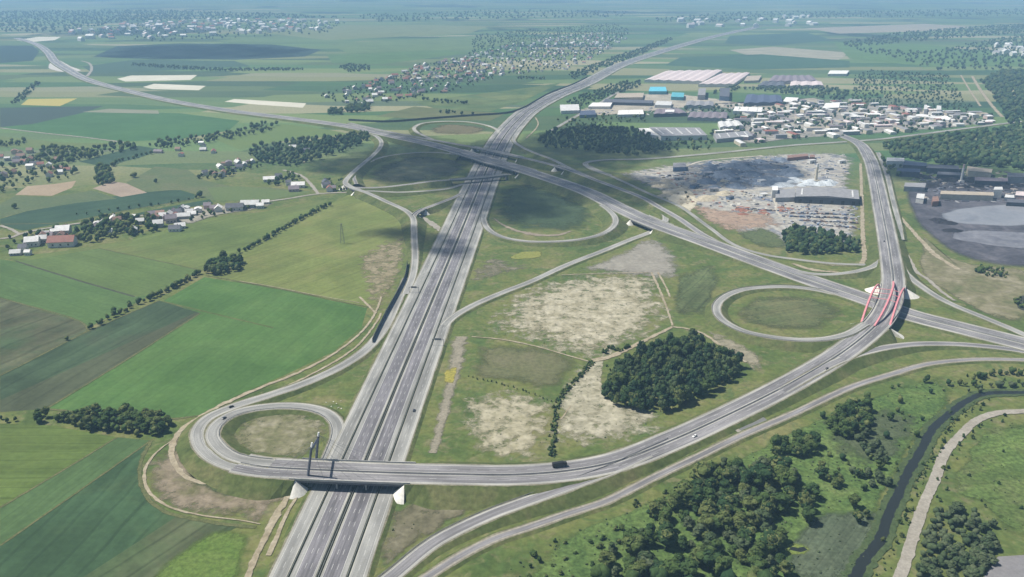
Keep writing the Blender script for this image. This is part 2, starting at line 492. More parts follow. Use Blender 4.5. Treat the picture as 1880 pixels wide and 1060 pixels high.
field([(277, 809), (258, 850), (263, 900), (300, 938), (395, 960), (400, 975), (330, 1030), (230, 1120), (-60, 1120), (-60, 1045), (0, 1002), (150, 898)],
      crop('crop_deep', [(.036, .070, .034), (.046, .086, .040), (.062, .092, .040)], (0, 1045), (150, 898), 18, .16), 'deep blue green field in the bottom left corner')
field([(330, 945), (395, 961), (440, 965), (360, 1010), (250, 1090), (60, 1120), (230, 1010)],
      crop('crop_streak', [(.05, .085, .038), (.065, .095, .042), (.085, .092, .05)], (100, 1090), (330, 945), 14, .2), 'streaked green crop beside the deep blue green field')
patch([(400, 962), (472, 968), (455, 1030), (440, 1080), (250, 1090), (320, 1010)], land('weeds_lime', [(.085, .14, .03), (.11, .155, .04)], 14, 3, .6, None, (14, 1.5, 1.0)),
      'bright lime weeds at the corner of the bottom left field', 'weeds', 'weeds')

# --- upper left farmland
dark_teal = crop('crop_teal', [(.034, .066, .040), (.044, .080, .046)], (0, 410), (360, 350), 14, .08)
field([(0, 402), (50, 388), (140, 372), (265, 352), (330, 349), (362, 358), (355, 366), (240, 385), (120, 408), (42, 424), (0, 412)], dark_teal, 'dark teal field above the village street')
field([(75, 424), (200, 402), (330, 376), (385, 366), (392, 374), (300, 388), (216, 401), (140, 414)], dark_teal, 'narrow dark teal strip between the bush row and village street')
field([(170, 346), (208, 333), (232, 337), (270, 354), (222, 362)], land('soil_tan', [(.25, .20, .155), (.31, .25, .195)], 40, 4, .2), 'tan ploughed field with a sharp diamond outline')
field([(28, 358), (50, 342), (100, 338), (140, 332), (132, 345), (95, 360)], land('soil_ochre', [(.27, .21, .14), (.32, .255, .18)], 40, 4, .2), 'sandy ploughed field below the left village')
field([(0, 375), (28, 360), (95, 362), (170, 350), (215, 365), (140, 373), (50, 388), (0, 400)], land('pasture_a', [(.075, .11, .052), (.10, .125, .06)], 50, 5, .3), 'green pasture below the two ploughed fields')
field([(232, 336), (285, 306), (345, 312), (372, 330), (420, 342), (500, 345), (560, 352), (490, 370), (390, 368), (362, 357), (330, 348), (270, 353)],
      land('pasture_b', [(.08, .115, .052), (.10, .125, .058), (.125, .13, .07)], 60, 5, .3), 'open green pasture between the hamlet and the village street')
field([(380, 345), (440, 342), (520, 350), (575, 352), (490, 368), (395, 368)], land('pasture_c', [(.095, .135, .05), (.11, .145, .055)], 60, 5, .2), 'fresh yellow green meadow above the village street')
field([(145, 297), (255, 268), (300, 275), (255, 290), (190, 306)], dark_teal, 'small dark teal field between the tree belts')
field([(0, 250), (120, 262), (230, 264), (150, 276), (0, 270)], land('pasture_d', [(.10, .145, .05), (.125, .155, .06)], 60, 6, .2), 'light green strip below the pale country lane')
field([(0, 235), (150, 205), (330, 208), (440, 222), (420, 240), (330, 256), (230, 260), (120, 248)],
      land('crop_jade', [(.05, .115, .045), (.062, .135, .05)], 150, 8, .15, (R(5), 40, .06)), 'wide jade green field above the pale country lane')
field([(0, 198), (190, 195), (150, 208), (60, 228), (0, 234)], land('crop_slate', [(.045, .066, .056), (.05, .075, .06)], 90, 6, .15), 'slate blue field left of the jade green field')
field([(380, 250), (440, 240), (520, 228), (600, 238), (640, 246), (560, 256), (500, 262), (440, 275)], land('pasture_e', [(.10, .15, .05), (.12, .165, .055)], 60, 5, .2), 'light green meadow below the motorway beyond the trees')
white_crop = land('white_crop', [(.46, .44, .36), (.56, .54, .45)], 80, 6, .12)
field([(215, 145), (240, 139), (362, 138), (350, 147), (230, 150)], white_crop, 'pale straw strip nearest the far bend of the motorway')
field([(262, 160), (283, 154), (378, 158), (365, 166), (280, 164)], white_crop, 'pale straw strip lying below another pale strip')
field([(412, 187), (430, 182), (562, 190), (556, 198), (480, 193)], white_crop, 'long pale strip touching the far motorway')
field([(38, 193), (52, 182), (142, 181), (110, 195)], land('rape', [(.36, .31, .09), (.38, .33, .11)], 60, 6, .12), 'yellow rapeseed strip in the upper left farmland')
field([(200, 200), (290, 203), (292, 209), (150, 206)], land('fallow', [(.19, .20, .14), (.22, .22, .16)], 60, 6, .12), 'greyish fallow strip above the jade field')
far_blue = land('far_navy', [(.026, .05, .045), (.032, .058, .05)], 200, 10, .12)
field([(172, 104), (215, 85), (330, 80), (500, 82), (590, 92), (560, 104), (430, 110), (250, 108)], far_blue, 'very dark field beyond the far motorway bend')  # cloud shade is put into this field's very dark tone
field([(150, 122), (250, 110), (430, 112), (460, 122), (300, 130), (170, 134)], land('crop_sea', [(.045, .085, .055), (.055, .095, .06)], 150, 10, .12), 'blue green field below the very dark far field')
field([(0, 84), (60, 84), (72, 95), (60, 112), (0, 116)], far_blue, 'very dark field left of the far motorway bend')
field([(30, 74), (70, 68), (112, 68), (100, 74), (50, 78)], white_crop, 'pale bare strip at the far end of the motorway')
for k, (a, lab) in enumerate([
        ([(600, 80), (900, 66), (1000, 75), (860, 92), (640, 98)], 'sage strip of farmland beyond the spread out village'),
        ([(480, 60), (640, 46), (900, 48), (860, 62), (600, 74)], 'olive strip of farmland under the far town'),
        ([(600, 100), (820, 92), (860, 98), (700, 118), (610, 116)], 'grass green strip directly behind the spread out village'),
        ([(760, 188), (900, 170), (980, 160), (1030, 152), (960, 186), (900, 205), (800, 200)], 'banded green farmland left of the far motorway'),
        ([(690, 214), (760, 196), (850, 203), (930, 208), (900, 222), (760, 218)], 'olive meadow behind the farthest loop ramp'),
        ([(1340, 92), (1420, 86), (1560, 97), (1540, 110), (1380, 104)], 'pale tan strip beyond the white warehouses'),
        ([(1250, 105), (1400, 100), (1560, 112), (1560, 124), (1380, 128), (1220, 120)], 'deep green field behind the white warehouses'),
        ([(1530, 78), (1700, 82), (1880, 104), (1880, 122), (1700, 122), (1560, 108)], 'fresh green field in the right background'),
        ([(1340, 66), (1480, 60), (1530, 74), (1420, 84), (1330, 80)], 'teal field behind the pale tan strip'),
        ([(1480, 52), (1700, 44), (1790, 50), (1700, 58), (1540, 62)], 'pale dry strip near the hazy right horizon')]):
    cols = [[(.10, .155, .06), (.12, .17, .07)], [(.14, .17, .075), (.16, .185, .085)], [(.075, .14, .05), (.09, .155, .055)],
            [(.055, .105, .045), (.15, .175, .07)], [(.10, .125, .055), (.12, .13, .06)], [(.26, .25, .18), (.30, .28, .21)],
            [(.042, .092, .052), (.052, .105, .056)], [(.085, .155, .05), (.10, .165, .055)], [(.04, .085, .055), (.05, .095, .06)],
            [(.25, .23, .18), (.30, .27, .21)]][k]
    field(a, land('far_crop_%s' % 'abcdefghij'[k], cols, 160, 9, .2, (R([4, 8, 5, 30, 10, 0, 5, -4, 6, 0][k]), 45, .09)), lab)

M['margin'] = land('margin', [(.075, .092, .036), (.13, .13, .06)], 12, 2, .5, None, (7, 1.6, 1.8))
for px, w_, lab_ in (([(368, 575), (230, 662), (85, 751)], 4, 'weedy margin between the bright green crop and the brownish strip'), ([(292, 552), (163, 608), (0, 690)], 3.5, 'weedy margin under the lower hedgerow'),
                     ([(215, 803), (110, 867), (0, 932)], 3, 'weedy margin between the yellow green field and pale diagonal strip'), ([(277, 809), (150, 898), (0, 1002)], 3, 'weedy margin between the pale diagonal strip and deep blue green field'),
                     ([(182, 456), (340, 490), (370, 497)], 3, 'weedy margin above the paler green field'), ([(0, 547), (150, 592), (161, 606)], 3.5, 'weedy margin above the mottled field'),
                     ([(277, 809), (258, 850), (263, 900), (300, 938), (395, 960), (470, 968)], 5, 'weedy margin along the deep blue green field'), ([(85, 751), (310, 769), (376, 762)], 4, 'weedy margin above the long dark grove'),
                     ([(0, 690), (70, 655), (161, 607)], 3, 'weedy margin below the mottled field'), ([(0, 412), (120, 408), (240, 385), (355, 366)], 5, 'weedy margin between the dark teal fields'),
                     ([(380, 506), (520, 532), (676, 564)], 3.5, 'weedy margin above the bright green crop')):
    ribbon(px, w_, M['margin'], lab_, 'field_margin', 'margin')
# --- inside the interchange
soil_e = lambda nm, cols, size=22, fine=3, fs=.5, e=(18, 1.25, 1.7): land(nm, cols, size, fine * 1.8, fs * .8, None, (e[0] * .8, e[1] * .84, e[2] * 1.6 if e[2] > .5 else e[2]))
meadow_olive = land('meadow_olive', [(.085, .10, .045), (.115, .12, .058), (.14, .135, .075)], 45, 4, .4, None, (18, 1.25, 1.6))
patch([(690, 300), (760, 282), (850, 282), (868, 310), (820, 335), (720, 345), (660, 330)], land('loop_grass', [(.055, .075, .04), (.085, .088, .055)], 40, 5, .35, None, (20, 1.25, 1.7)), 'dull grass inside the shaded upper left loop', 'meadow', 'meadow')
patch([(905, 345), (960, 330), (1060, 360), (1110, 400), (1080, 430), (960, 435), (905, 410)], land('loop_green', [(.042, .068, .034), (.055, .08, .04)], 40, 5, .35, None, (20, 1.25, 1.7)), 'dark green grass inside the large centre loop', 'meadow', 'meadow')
patch([(775, 237), (815, 226), (860, 228), (900, 236), (880, 248), (800, 247)], land('loop_tan', [(.11, .105, .055), (.15, .13, .075)], 40, 5, .35, None, (20, 1.25, 1.7)), 'tan grass inside the farthest loop', 'meadow', 'meadow')
patch([(868, 618), (912, 556), (1005, 514), (1100, 500), (1204, 496), (1236, 548), (1232, 602), (1150, 644), (1085, 666), (970, 634)], soil_e('soil_pale', [(.22, .20, .13), (.33, .305, .22), (.42, .39, .30)], 18, 2.5, .6, (16, 1.3, 1.9)), 'large pale dry patch in the middle of the interchange')
patch([(1060, 497), (1145, 460), (1194, 438), (1250, 474), (1236, 510), (1140, 505)], soil_e('soil_ash', [(.21, .195, .165), (.28, .265, .225)], 20, 3, .35, (16, 1.6, 1.2)), 'greyish pale soil beside the short underpass')
patch([(862, 630), (960, 628), (1080, 660), (1072, 690), (1030, 720), (930, 708), (850, 692)], meadow_olive, 'olive meadow below the large pale dry patch', 'meadow', 'meadow')
patch([(850, 730), (925, 714), (1014, 734), (1018, 798), (988, 848), (890, 842), (840, 780)], soil_e('soil_straw', [(.21, .195, .12), (.32, .295, .205), (.40, .37, .275)], 16, 3, .5, (16, 1.2, 1.9)), 'dry straw coloured patch left of the green ditch')
patch([(1034, 694), (1105, 645), (1118, 730), (1220, 766), (1200, 800), (1110, 828), (1036, 826), (1014, 755)], soil_e('soil_chalk', [(.21, .195, .13), (.32, .30, .22), (.42, .39, .30)], 18, 3, .5, (16, 1.3, 1.8)), 'chalky bare patch below the dense wood')
ribbon([(846, 618), (838, 660), (822, 730), (806, 790), (794, 832)], [25, 22, 17, 15, 11], land('soil_rose', [(.19, .175, .13), (.26, .235, .18)], 14, 2, .4, None, (9, 1.5, 1.9)), 'straight strip of bare pinkish soil beside the motorway', 'bare_soil', 'soil patch', wob=.16)
patch([(816, 676), (840, 671), (836, 694), (830, 708), (815, 706)], land('flowers_yellow', [(.20, .19, .05), (.32, .28, .06)], 6, 2, .6, None, (6, 1.4, 2.0)), 'small yellow flowering patch on the bare soil strip', 'flowers', 'flowers')
patch([(940, 466), (962, 461), (996, 462), (998, 470), (975, 476), (935, 476)], land('flowers_faint', [(.17, .19, .05), (.21, .21, .06)], 20, 3, .4, None, (14, 1.6, 1.2)), 'faint yellow green patch below the centre loop', 'flowers', 'flowers')
patch([(905, 470), (940, 480), (985, 490), (900, 510), (862, 520), (870, 490)], soil_e('soil_scrub', [(.14, .13, .085), (.19, .175, .125)], 25, 4, .4, (20, 1.0, 2.0)), 'scrubby half bare patch beside the motorway below the centre loop')
ribbon([(906, 400), (920, 411), (950, 424), (985, 431), (1020, 432), (1050, 424)], [2, 5, 12, 16, 14, 4], soil_e('soil_arc', [(.20, .17, .13), (.26, .22, .17)], 15, 3, .35, (12, 2.0, 1.4)), 'curved bare soil strip along the centre loop', 'bare_soil', 'soil patch')
patch([(412, 806), (440, 772), (500, 752), (560, 752), (600, 775), (604, 808), (575, 838), (500, 848), (432, 836)], soil_e('soil_loop', [(.10, .11, .045), (.165, .158, .09), (.27, .25, .18)], 15, 3, .5, (12, 1.5, 1.5)), 'tan rough ground inside the bottom left loop')
patch([(262, 868), (285, 822), (326, 792), (334, 850), (372, 888), (470, 900), (540, 902), (512, 955), (440, 958), (345, 945), (290, 918)], soil_e('soil_pink', [(.11, .11, .05), (.19, .16, .11), (.27, .225, .17)], 16, 3, .5, (14, 1.5, 1.5)), 'pinkish disturbed ground outside the bottom left loop')
patch([(330, 845), (400, 882), (480, 888), (500, 915), (420, 915), (350, 890)], land('weeds_green', [(.06, .085, .036), (.085, .10, .045)], 18, 3, .5, None, (14, 1.1, 1.7)), 'weedy green patch on the pinkish disturbed ground', 'weeds', 'weeds')
patch([(655, 470), (740, 430), (745, 470), (720, 540), (690, 575), (668, 545)], soil_e('soil_scree', [(.13, .125, .06), (.22, .19, .12), (.27, .235, .15)], 14, 3, .6, (14, 1.2, 2.0)), 'ochre scree patch left of the noise barrier')
patch([(715, 930), (800, 905), (900, 905), (830, 960), (750, 1010), (690, 1050)], soil_e('soil_rough', [(.085, .085, .045), (.13, .12, .075), (.19, .175, .12)], 22, 3, .6, (20, 1.4, 1.6)), 'rough brown verge between the motorway and the slip road')
patch([(1235, 500), (1300, 478), (1330, 500), (1320, 540), (1300, 590), (1240, 590)], land('meadow_terrace', [(.07, .095, .04), (.095, .112, .05)], 30, 4, .4, (R(60), 14, .2), (16, 1.2, 1.7)), 'banded grass terrace left of the right hand loop', 'meadow', 'meadow')
patch([(1330, 572), (1360, 546), (1420, 537), (1500, 542), (1556, 566), (1560, 590), (1520, 610), (1440, 612), (1370, 602)], land('meadow_loop', [(.075, .10, .04), (.10, .112, .05), (.125, .125, .06)], 40, 4, .4, (R(20), 16, .12), (16, 1.3, 1.5)), 'mown grass inside the right hand loop', 'meadow', 'meadow')
patch([(1290, 600), (1350, 625), (1400, 660), (1395, 690), (1372, 668), (1310, 630)], soil_e('soil_edge', [(.20, .185, .13), (.27, .245, .18)], 16, 3, .4, (14, 1.3, 1.6)), 'bare strip along the far side of the dense wood')
# --- right side
patch([(1690, 430), (1760, 480), (1880, 500), (1880, 600), (1850, 595), (1770, 560), (1700, 505)], soil_e('soil_waste', [(.10, .115, .05), (.16, .15, .085), (.26, .235, .165)], 30, 4, .5, (20, 2.2, .8)), 'rough yellowish waste ground beside the coal yard')
patch([(1105, 316), (1180, 302), (1345, 284), (1470, 274), (1560, 277), (1577, 335), (1582, 470), (1500, 478), (1412, 466), (1340, 436), (1265, 390), (1180, 350)],
      soil_e('yard_ground', [(.17, .17, .18), (.27, .255, .24), (.36, .345, .30), (.16, .17, .195), (.34, .335, .325)], 30, 4, .6, (20, 2.2, 1.2)), 'pale dusty ground of the scrap and building yard', 'yard', 'yard', .03)
patch([(1250, 372), (1330, 385), (1430, 395), (1440, 415), (1340, 425), (1290, 405)], soil_e('yard_rust', [(.27, .19, .14), (.34, .26, .20)], 25, 3, .5, (14, 1.3, 1.6)), 'reddish rubble area of the yard')
patch([(1215, 350), (1255, 340), (1280, 372), (1262, 390), (1225, 370)], soil_e('yard_sand', [(.42, .38, .29), (.48, .44, .34)], 20, 3, .3, (14, 2, 1)), 'bright sandy area at the lower corner of the yard')
patch([(1275, 300), (1440, 288), (1470, 310), (1440, 345), (1330, 345), (1280, 325)], soil_e('yard_slate', [(.11, .125, .16), (.19, .205, .24)], 18, 3, .5, (22, 1.2, 2.2)), 'slate blue storage area of the yard')
patch([(1340, 425), (1400, 415), (1440, 432), (1450, 460), (1390, 455)], land('yard_grass', [(.075, .10, .045), (.10, .12, .055)], 25, 3, .6, None, (14, 1.2, 1.8)), 'grassy slope below the yard', 'meadow', 'meadow')
patch([(1648, 335), (1720, 325), (1900, 335), (1900, 505), (1800, 492), (1740, 470), (1690, 430), (1660, 390)],
      soil_e('coal_ground', [(.045, .045, .055), (.075, .075, .09), (.13, .125, .14)], 40, 4, .5, (22, 3, .4)), 'dark coal stained ground of the mine yard', 'coal_ground', 'coal yard', .03)
patch([(1718, 392), (1760, 381), (1900, 376), (1930, 398), (1900, 416), (1790, 413), (1732, 408)], land('slurry_pale', [(.17, .178, .20), (.22, .228, .25), (.25, .255, .275)], 40, 6, .15, None, (16, 3.4, .7), .3), 'pale blue grey slurry pond in the mine yard', 'slurry_pond', 'pond')
patch([(1738, 424), (1800, 422), (1900, 428), (1930, 445), (1880, 458), (1800, 450), (1748, 440)], land('slurry_mid', [(.11, .11, .13), (.17, .17, .19), (.22, .22, .24)], 30, 5, .25, None, (16, 2.4, 1.2), .4), 'grey slurry pond below the pale pond', 'slurry_pond', 'pond')
# bottom right meadow
patch([(880, 1090), (985, 1000), (1110, 948), (1250, 885), (1400, 812), (1560, 738), (1745, 682), (1770, 715), (1700, 800), (1640, 910), (1570, 1070), (1500, 1150), (1000, 1150)],
      land('meadow_lush', [(.050, .086, .028), (.070, .116, .034), (.095, .142, .042), (.120, .152, .055)], 26, 3, .8, None, (14, 2.6, 1.7)), 'lush bright green meadow along the stream', 'meadow', 'meadow', .02)
patch([(1432, 1000), (1490, 940), (1560, 925), (1618, 935), (1618, 965), (1590, 1020), (1560, 1080), (1450, 1080)], land('reeds', [(.062, .082, .05), (.085, .105, .065)], 20, 3, .5, (R(50), 6, .15), (12, 1.5, 1.8)), 'grey green reed bed beside the stream', 'reeds', 'reeds')
patch([(1490, 770), (1600, 740), (1690, 745), (1700, 790), (1660, 850), (1560, 870), (1500, 820)], land('reeds_upper', [(.065, .085, .045), (.085, .105, .055)], 20, 3, .5, None, (14, 1.0, 2.0)), 'dull reed bed among the upper tree clumps', 'reeds', 'reeds')
patch([(1800, 778), (1900, 762), (1900, 1010), (1845, 1000), (1800, 935), (1742, 905)], land('meadow_right', [(.075, .12, .035), (.095, .14, .04), (.12, .14, .055)], 30, 3, .75, (R(15), 18, .14), (14, 1.6, 1.8)), 'yellow green rough meadow at the right edge', 'meadow', 'meadow')
field([(1796, 1075), (1832, 1022), (1900, 1018), (1900, 1075)], land('lot_grey', [(.17, .165, .17), (.21, .205, .21)], 20, 3, .2), 'plain grey lot in the bottom right corner', 'yard', 'yard')
patch([(1435, 1005), (1455, 994), (1482, 998), (1492, 1010), (1470, 1022), (1440, 1018)], land('flowers_pond', [(.17, .20, .05), (.11, .16, .04)], 6, 2, .6, None, (5, 1.3, 2.2)), 'yellow fringe round a small dark pool', 'flowers', 'flowers')
field([(1447, 1009), (1455, 1004), (1464, 1006), (1476, 1004), (1483, 1010), (1470, 1014), (1460, 1012)], M['water'], 'small dark pool in the wood by the reed bed', 'water', 'pool')
patch([(1858, 548), (1875, 542), (1910, 545), (1910, 575), (1875, 570)], land('pond_bank', [(.03, .035, .03), (.05, .055, .04)], 10, 3, .4, None, (14, 3, .6)), 'dark overgrown hollow at the right edge', 'hollow', 'hollow')
field([(1340, 776), (1398, 762), (1412, 775), (1366, 796)], land('basin', [(.14, .145, .145), (.17, .17, .165)], 10, 2, .2), 'small grey drainage basin beside the service road', 'basin', 'basin')

# stream
q = [(1930, 719), (1880, 721), (1815, 722), (1779, 734), (1743, 760), (1714, 785), (1692, 825), (1667, 868), (1648, 911), (1630, 948), (1616, 991), (1583, 1034), (1565, 1070), (1540, 1120)]
ribbon(q, [13, 15], land('stream_bank', [(.045, .07, .03), (.07, .095, .04)], 10, 2, .5), 'dark grassy banks of the narrow stream', 'stream_bank', 'bank', step=3, wob=.10)
ribbon(q, [5.5, 6.8], M['water'], 'narrow dark stream winding down the right side', 'stream', 'stream', step=3, wob=.13)

# dirt tracks
TR = lambda px, w, lab, mat='track', **k: ribbon(px, w, M[mat], lab, **k)
TR([(1930, 752), (1880, 755), (1833, 758), (1793, 772), (1764, 799), (1735, 832), (1717, 879), (1699, 919), (1685, 959), (1667, 1016), (1652, 1060), (1630, 1120)], 7, 'pale gravel road along the right side of the stream', 'gravel', name='gravel_road', cat='road', step=3, wob=.07)
TR([(700, 545), (692, 568), (672, 600), (640, 630), (600, 657), (540, 687), (480, 711), (420, 737), (370, 764), (332, 790), (316, 820), (322, 855), (350, 880), (400, 890), (470, 897), (530, 905)], [3, 4, 4, 5, 7, 7, 5, 3], 'sandy track curving round the bottom left loop')
TR([(700, 575), (692, 590), (650, 640), (570, 688), (490, 724), (412, 754), (368, 784), (350, 815), (356, 846), (392, 874), (450, 886), (520, 894)], 3.6, 'second sandy track close to the bottom left loop')
TR([(660, 545), (690, 575)], 4, 'short sandy spur at the corner of the bright crop field')
TR([(440, 516), (500, 526), (580, 542), (660, 556)], 1.6, 'thin pale field edge above the bright green crop')
TR([(330, 800), (290, 828), (266, 862), (272, 900), (310, 930), (370, 946), (440, 955), (478, 962)], [1.5, 3, 3.5, 2, 1.5], 'faint sandy outer track beside the deep green field')
TR([(532, 905), (508, 945), (482, 995), (462, 1040), (450, 1075)], [6, 7, 5], 'sandy track beside the motorway in the bottom left')
TR([(550, 905), (528, 940), (506, 990), (492, 1020)], [3, 4, 5], 'pale track hugging the motorway fence')
TR([(866, 618), (920, 623), (985, 636), (1040, 652), (1082, 664)], 2.6, 'pale footpath below the large pale dry patch')
TR([(1048, 745), (1030, 770)], 2, 'tiny trodden path by the ditch')
TR([(1088, 662), (1120, 655), (1170, 632), (1210, 612), (1235, 600)], [9, 8, 5], 'pale track along the upper side of the dense wood')
TR([(1196, 500), (1210, 530), (1222, 560), (1235, 598)], [4, 4, 3], 'sandy track running from the underpass down to the wood')
TR([(1208, 500), (1224, 530), (1230, 545)], 3.5, 'short second sandy track beside the other')
TR([(1030, 505), (1110, 502), (1192, 500)], 2.4, 'thin pale path above the large pale dry patch')
TR([(1235, 600), (1265, 604), (1290, 612), (1330, 640), (1370, 665)], [4, 5, 3], 'sandy track along the far edge of the dense wood')
TR([(1580, 300), (1582, 360), (1584, 430), (1586, 475), (1580, 488)], [7, 8, 9], 'pale dirt road beside the yard fence')
TR([(1598, 400), (1601, 440), (1603, 480)], 5, 'second pale dirt road beside the wide road')
TR([(1453, 476), (1490, 480), (1530, 486), (1580, 487)], [9, 12, 8], 'pale sandy strip above the ramp by the yard wood')
TR([(1455, 484), (1490, 495), (1540, 500)], [8, 12, 5], 'sandy spill beside the yard ramp')
TR([(1650, 395), (1690, 440), (1720, 470), (1760, 495)], [7, 10, 12], 'pale sandy margin of the coal yard')
TR([(1647, 443), (1668, 474), (1684, 501), (1701, 511), (1726, 533), (1752, 552)], [5, 6, 4], 'gravel service track right of the wide road', 'gravel')
TR([(0, 235), (85, 245), (153, 252), (231, 262)], 6, 'pale country lane across the left farmland', 'gravel', name='lane', cat='road')
TR([(1785, 140), (1800, 165), (1822, 195), (1840, 215)], 14, 'pale straight ride through the right hand forest')
TR([(1764, 138), (1780, 165), (1800, 195)], 9, 'second pale ride through the right hand forest')
TR([(160, 140), (168, 128), (163, 116), (150, 112)], 10, 'pale unfinished ramp at the far motorway bend', 'gravel')
TR([(966, 254), (984, 236), (988, 226), (983, 216)], 5, 'thin pale path right of the far motorway')
TR([(1246, 380), (1262, 360), (1254, 345), (1270, 372)], 6, 'sandy haul track into the yard')
TR([(558, 300), (560, 285), (562, 275)], 3, 'thin drive through the dark wood on the left')
TR([(520, 312), (552, 322), (572, 340), (584, 356)], 6, 'pale lane joining the village street', 'gravel', name='lane', cat='road')
TR([(0, 414), (18, 420), (36, 430)], 5, 'pale lane at the left end of the village street', 'gravel', name='lane', cat='road')
TR([(0, 438), (20, 436), (36, 430), (60, 424), (130, 412), (216, 402), (245, 398), (310, 390), (383, 381), (440, 376), (491, 370), (533, 364), (584, 356), (640, 353), (660, 352)], 6, 'pale village street along the row of houses', 'gravel', name='street', cat='road')

# ------------------------------------------------------------------ roads
ROADS = {}
ZK = [0]
def road(key, name, label, px, sec, lines=(), step=8., bridges=(), bank=True, slope=1.8):
    """px: (x, y, height); sec: [(left, right, material)]; lines: [(offset, width, dash or None)]
    bridges: [((px,py),(px,py))] stretches where the road stands on a bridge and not on a bank"""
    ZK[0] += 1
    dz = .012 * (ZK[0] % 40)
    q, s = spline(PP([(a[0], a[1], a[2] + dz) for a in px]), step)
    if len(q) > 12:
        z = q[:, 2].copy()
        for _ in range(6): z[1:-1] = (z[:-2] + 2 * z[1:-1] + z[2:]) / 4
        q[:, 2] = z
    d = np.gradient(q, axis=0); d[:, 2] = 0; d /= np.linalg.norm(d, axis=1)[:, None]
    nr = np.stack([d[:, 1], -d[:, 0], 0 * d[:, 0]], 1)           # to the right of travel
    def near_s(p):
        best = None
        for i in range(len(q)):
            w = P(p[0], p[1], q[i, 2]); e = (w[0] - q[i, 0]) ** 2 + (w[1] - q[i, 1]) ** 2
            if best is None or e < best[0]: best = (e, s[i])
        return best[1]
    br = []
    for a, b in bridges:
        u, w = near_s(a), near_s(b); br.append((min(u, w), max(u, w)))
    mats = []; V = []; F = []; FM = []; UV = []
    n = len(q)
    for (o0, o1, mk) in sec:
        if M[mk] not in mats: mats.append(M[mk])
        b = len(V)
        for i in range(n):
            V += [q[i] + nr[i] * o0, q[i] + nr[i] * o1]; UV += [(o0, s[i]), (o1, s[i])]
        for i in range(n - 1):
            F.append((b + 2 * i, b + 2 * i + 1, b + 2 * i + 3, b + 2 * i + 2)); FM.append(mats.index(M[mk]))
    ro = tag(link(name, mesh(name, V, F, mats, FM, uv=UV)), label, 'road', None, 'structure')
    L = dict(q=q, s=s, nr=nr, d=d, br=br, l=min(a[0] for a in sec), r=max(a[1] for a in sec), obj=ro, near=near_s)
    ROADS[key] = L
    # painted lines
    if lines:
        V, F = [], []
        for off, wd, dash in lines:
            if dash is None: iv = [(s[0], s[-1])]
            else: iv = [(a, min(a + dash[0], s[-1])) for a in np.arange(2, s[-1] - 2, dash[0] + dash[1])]
            for a, b in iv:
                ss = np.concatenate([[a], s[(s > a + .5) & (s < b - .5)], [b]])
                c = at(L, ss); b0 = len(V)
                for i in range(len(ss)):
                    V += [c[0][i] + c[1][i] * (off - wd / 2) + (0, 0, .03), c[0][i] + c[1][i] * (off + wd / 2) + (0, 0, .03)]
                for i in range(len(ss) - 1): F.append((b0 + 2 * i, b0 + 2 * i + 1, b0 + 2 * i + 3, b0 + 2 * i + 2))
        lo = link('lane_marking', mesh('lane_marking', V, F, [M['paint']]), ro)
        lo['kind'] = 'stuff'
    if bank:
        V, F, BM = [], [], []
        jr = np.random.default_rng(ZK[0])
        for side, e in ((-1, L['l']), (1, L['r'])):
            prev = None
            for i in range(n):
                onb = any(a < s[i] < b for a, b in br)
                if onb: prev = None; continue
                g_ = min([1e9] + [min(abs(s[i] - a), abs(s[i] - b)) for a, b in br])
                sl = slope * min(1.0, .35 + g_ / 30.)
                zt = max(.02, .02)
                h = max(.2, q[i, 2] - zt)
                reach = h * sl + 1.2 + jr.uniform(0, .6)
                a0 = q[i] + nr[i] * e + (0, 0, -.02)
                a1 = q[i] + nr[i] * (e + side * (1.0 + jr.uniform(-.35, .5))) + (0, 0, -.10)
                a2 = q[i] + nr[i] * (e + side * reach); a2[2] = zt
                b0 = len(V); V += [a0, a1, a2]
                if prev is not None:
                    for k in (0, 1):
                        f = (prev + k, prev + k + 1, b0 + k + 1, b0 + k)
                        F.append(f if side < 0 else f[::-1]); BM.append(1 - k)
                prev = b0
        bo = link('embankment', mesh('embankment', V, F, [M['bank'], M['gravel_edge']], BM))
        bme = bo.data
        up = sum(p.normal.z for p in bme.polygons[:50])
        if up < 0: bme.flip_normals()
        tag(bo, 'grass bank carrying the %s' % label, 'bank', None, 'structure')
    return L

def at(L, ss):
    ss = np.atleast_1d(ss)
    q = np.stack([np.interp(ss, L['s'], L['q'][:, k]) for k in range(3)], 1)
    nr = np.stack([np.interp(ss, L['s'], L['nr'][:, k]) for k in range(3)], 1)
    nr /= np.linalg.norm(nr, axis=1)[:, None]
    return q, nr

def dual(h, med, sh=2.6, lane='asphalt', median='verge_dark', shm='shoulder'):
    return [(-h, -h + sh, shm), (-h + sh, -med - .8, lane), (-med - .8, -med, shm), (-med, med, median), (med, med + .8, shm), (med + .8, h - sh, lane), (h - sh, h, shm)]
def single(w, sh=1.2, lane='asphalt', shm='shoulder'):
    return [(-w / 2, -w / 2 + sh, shm), (-w / 2 + sh, w / 2 - sh, lane), (w / 2 - sh, w / 2, shm)]
DASH = (5, 9)

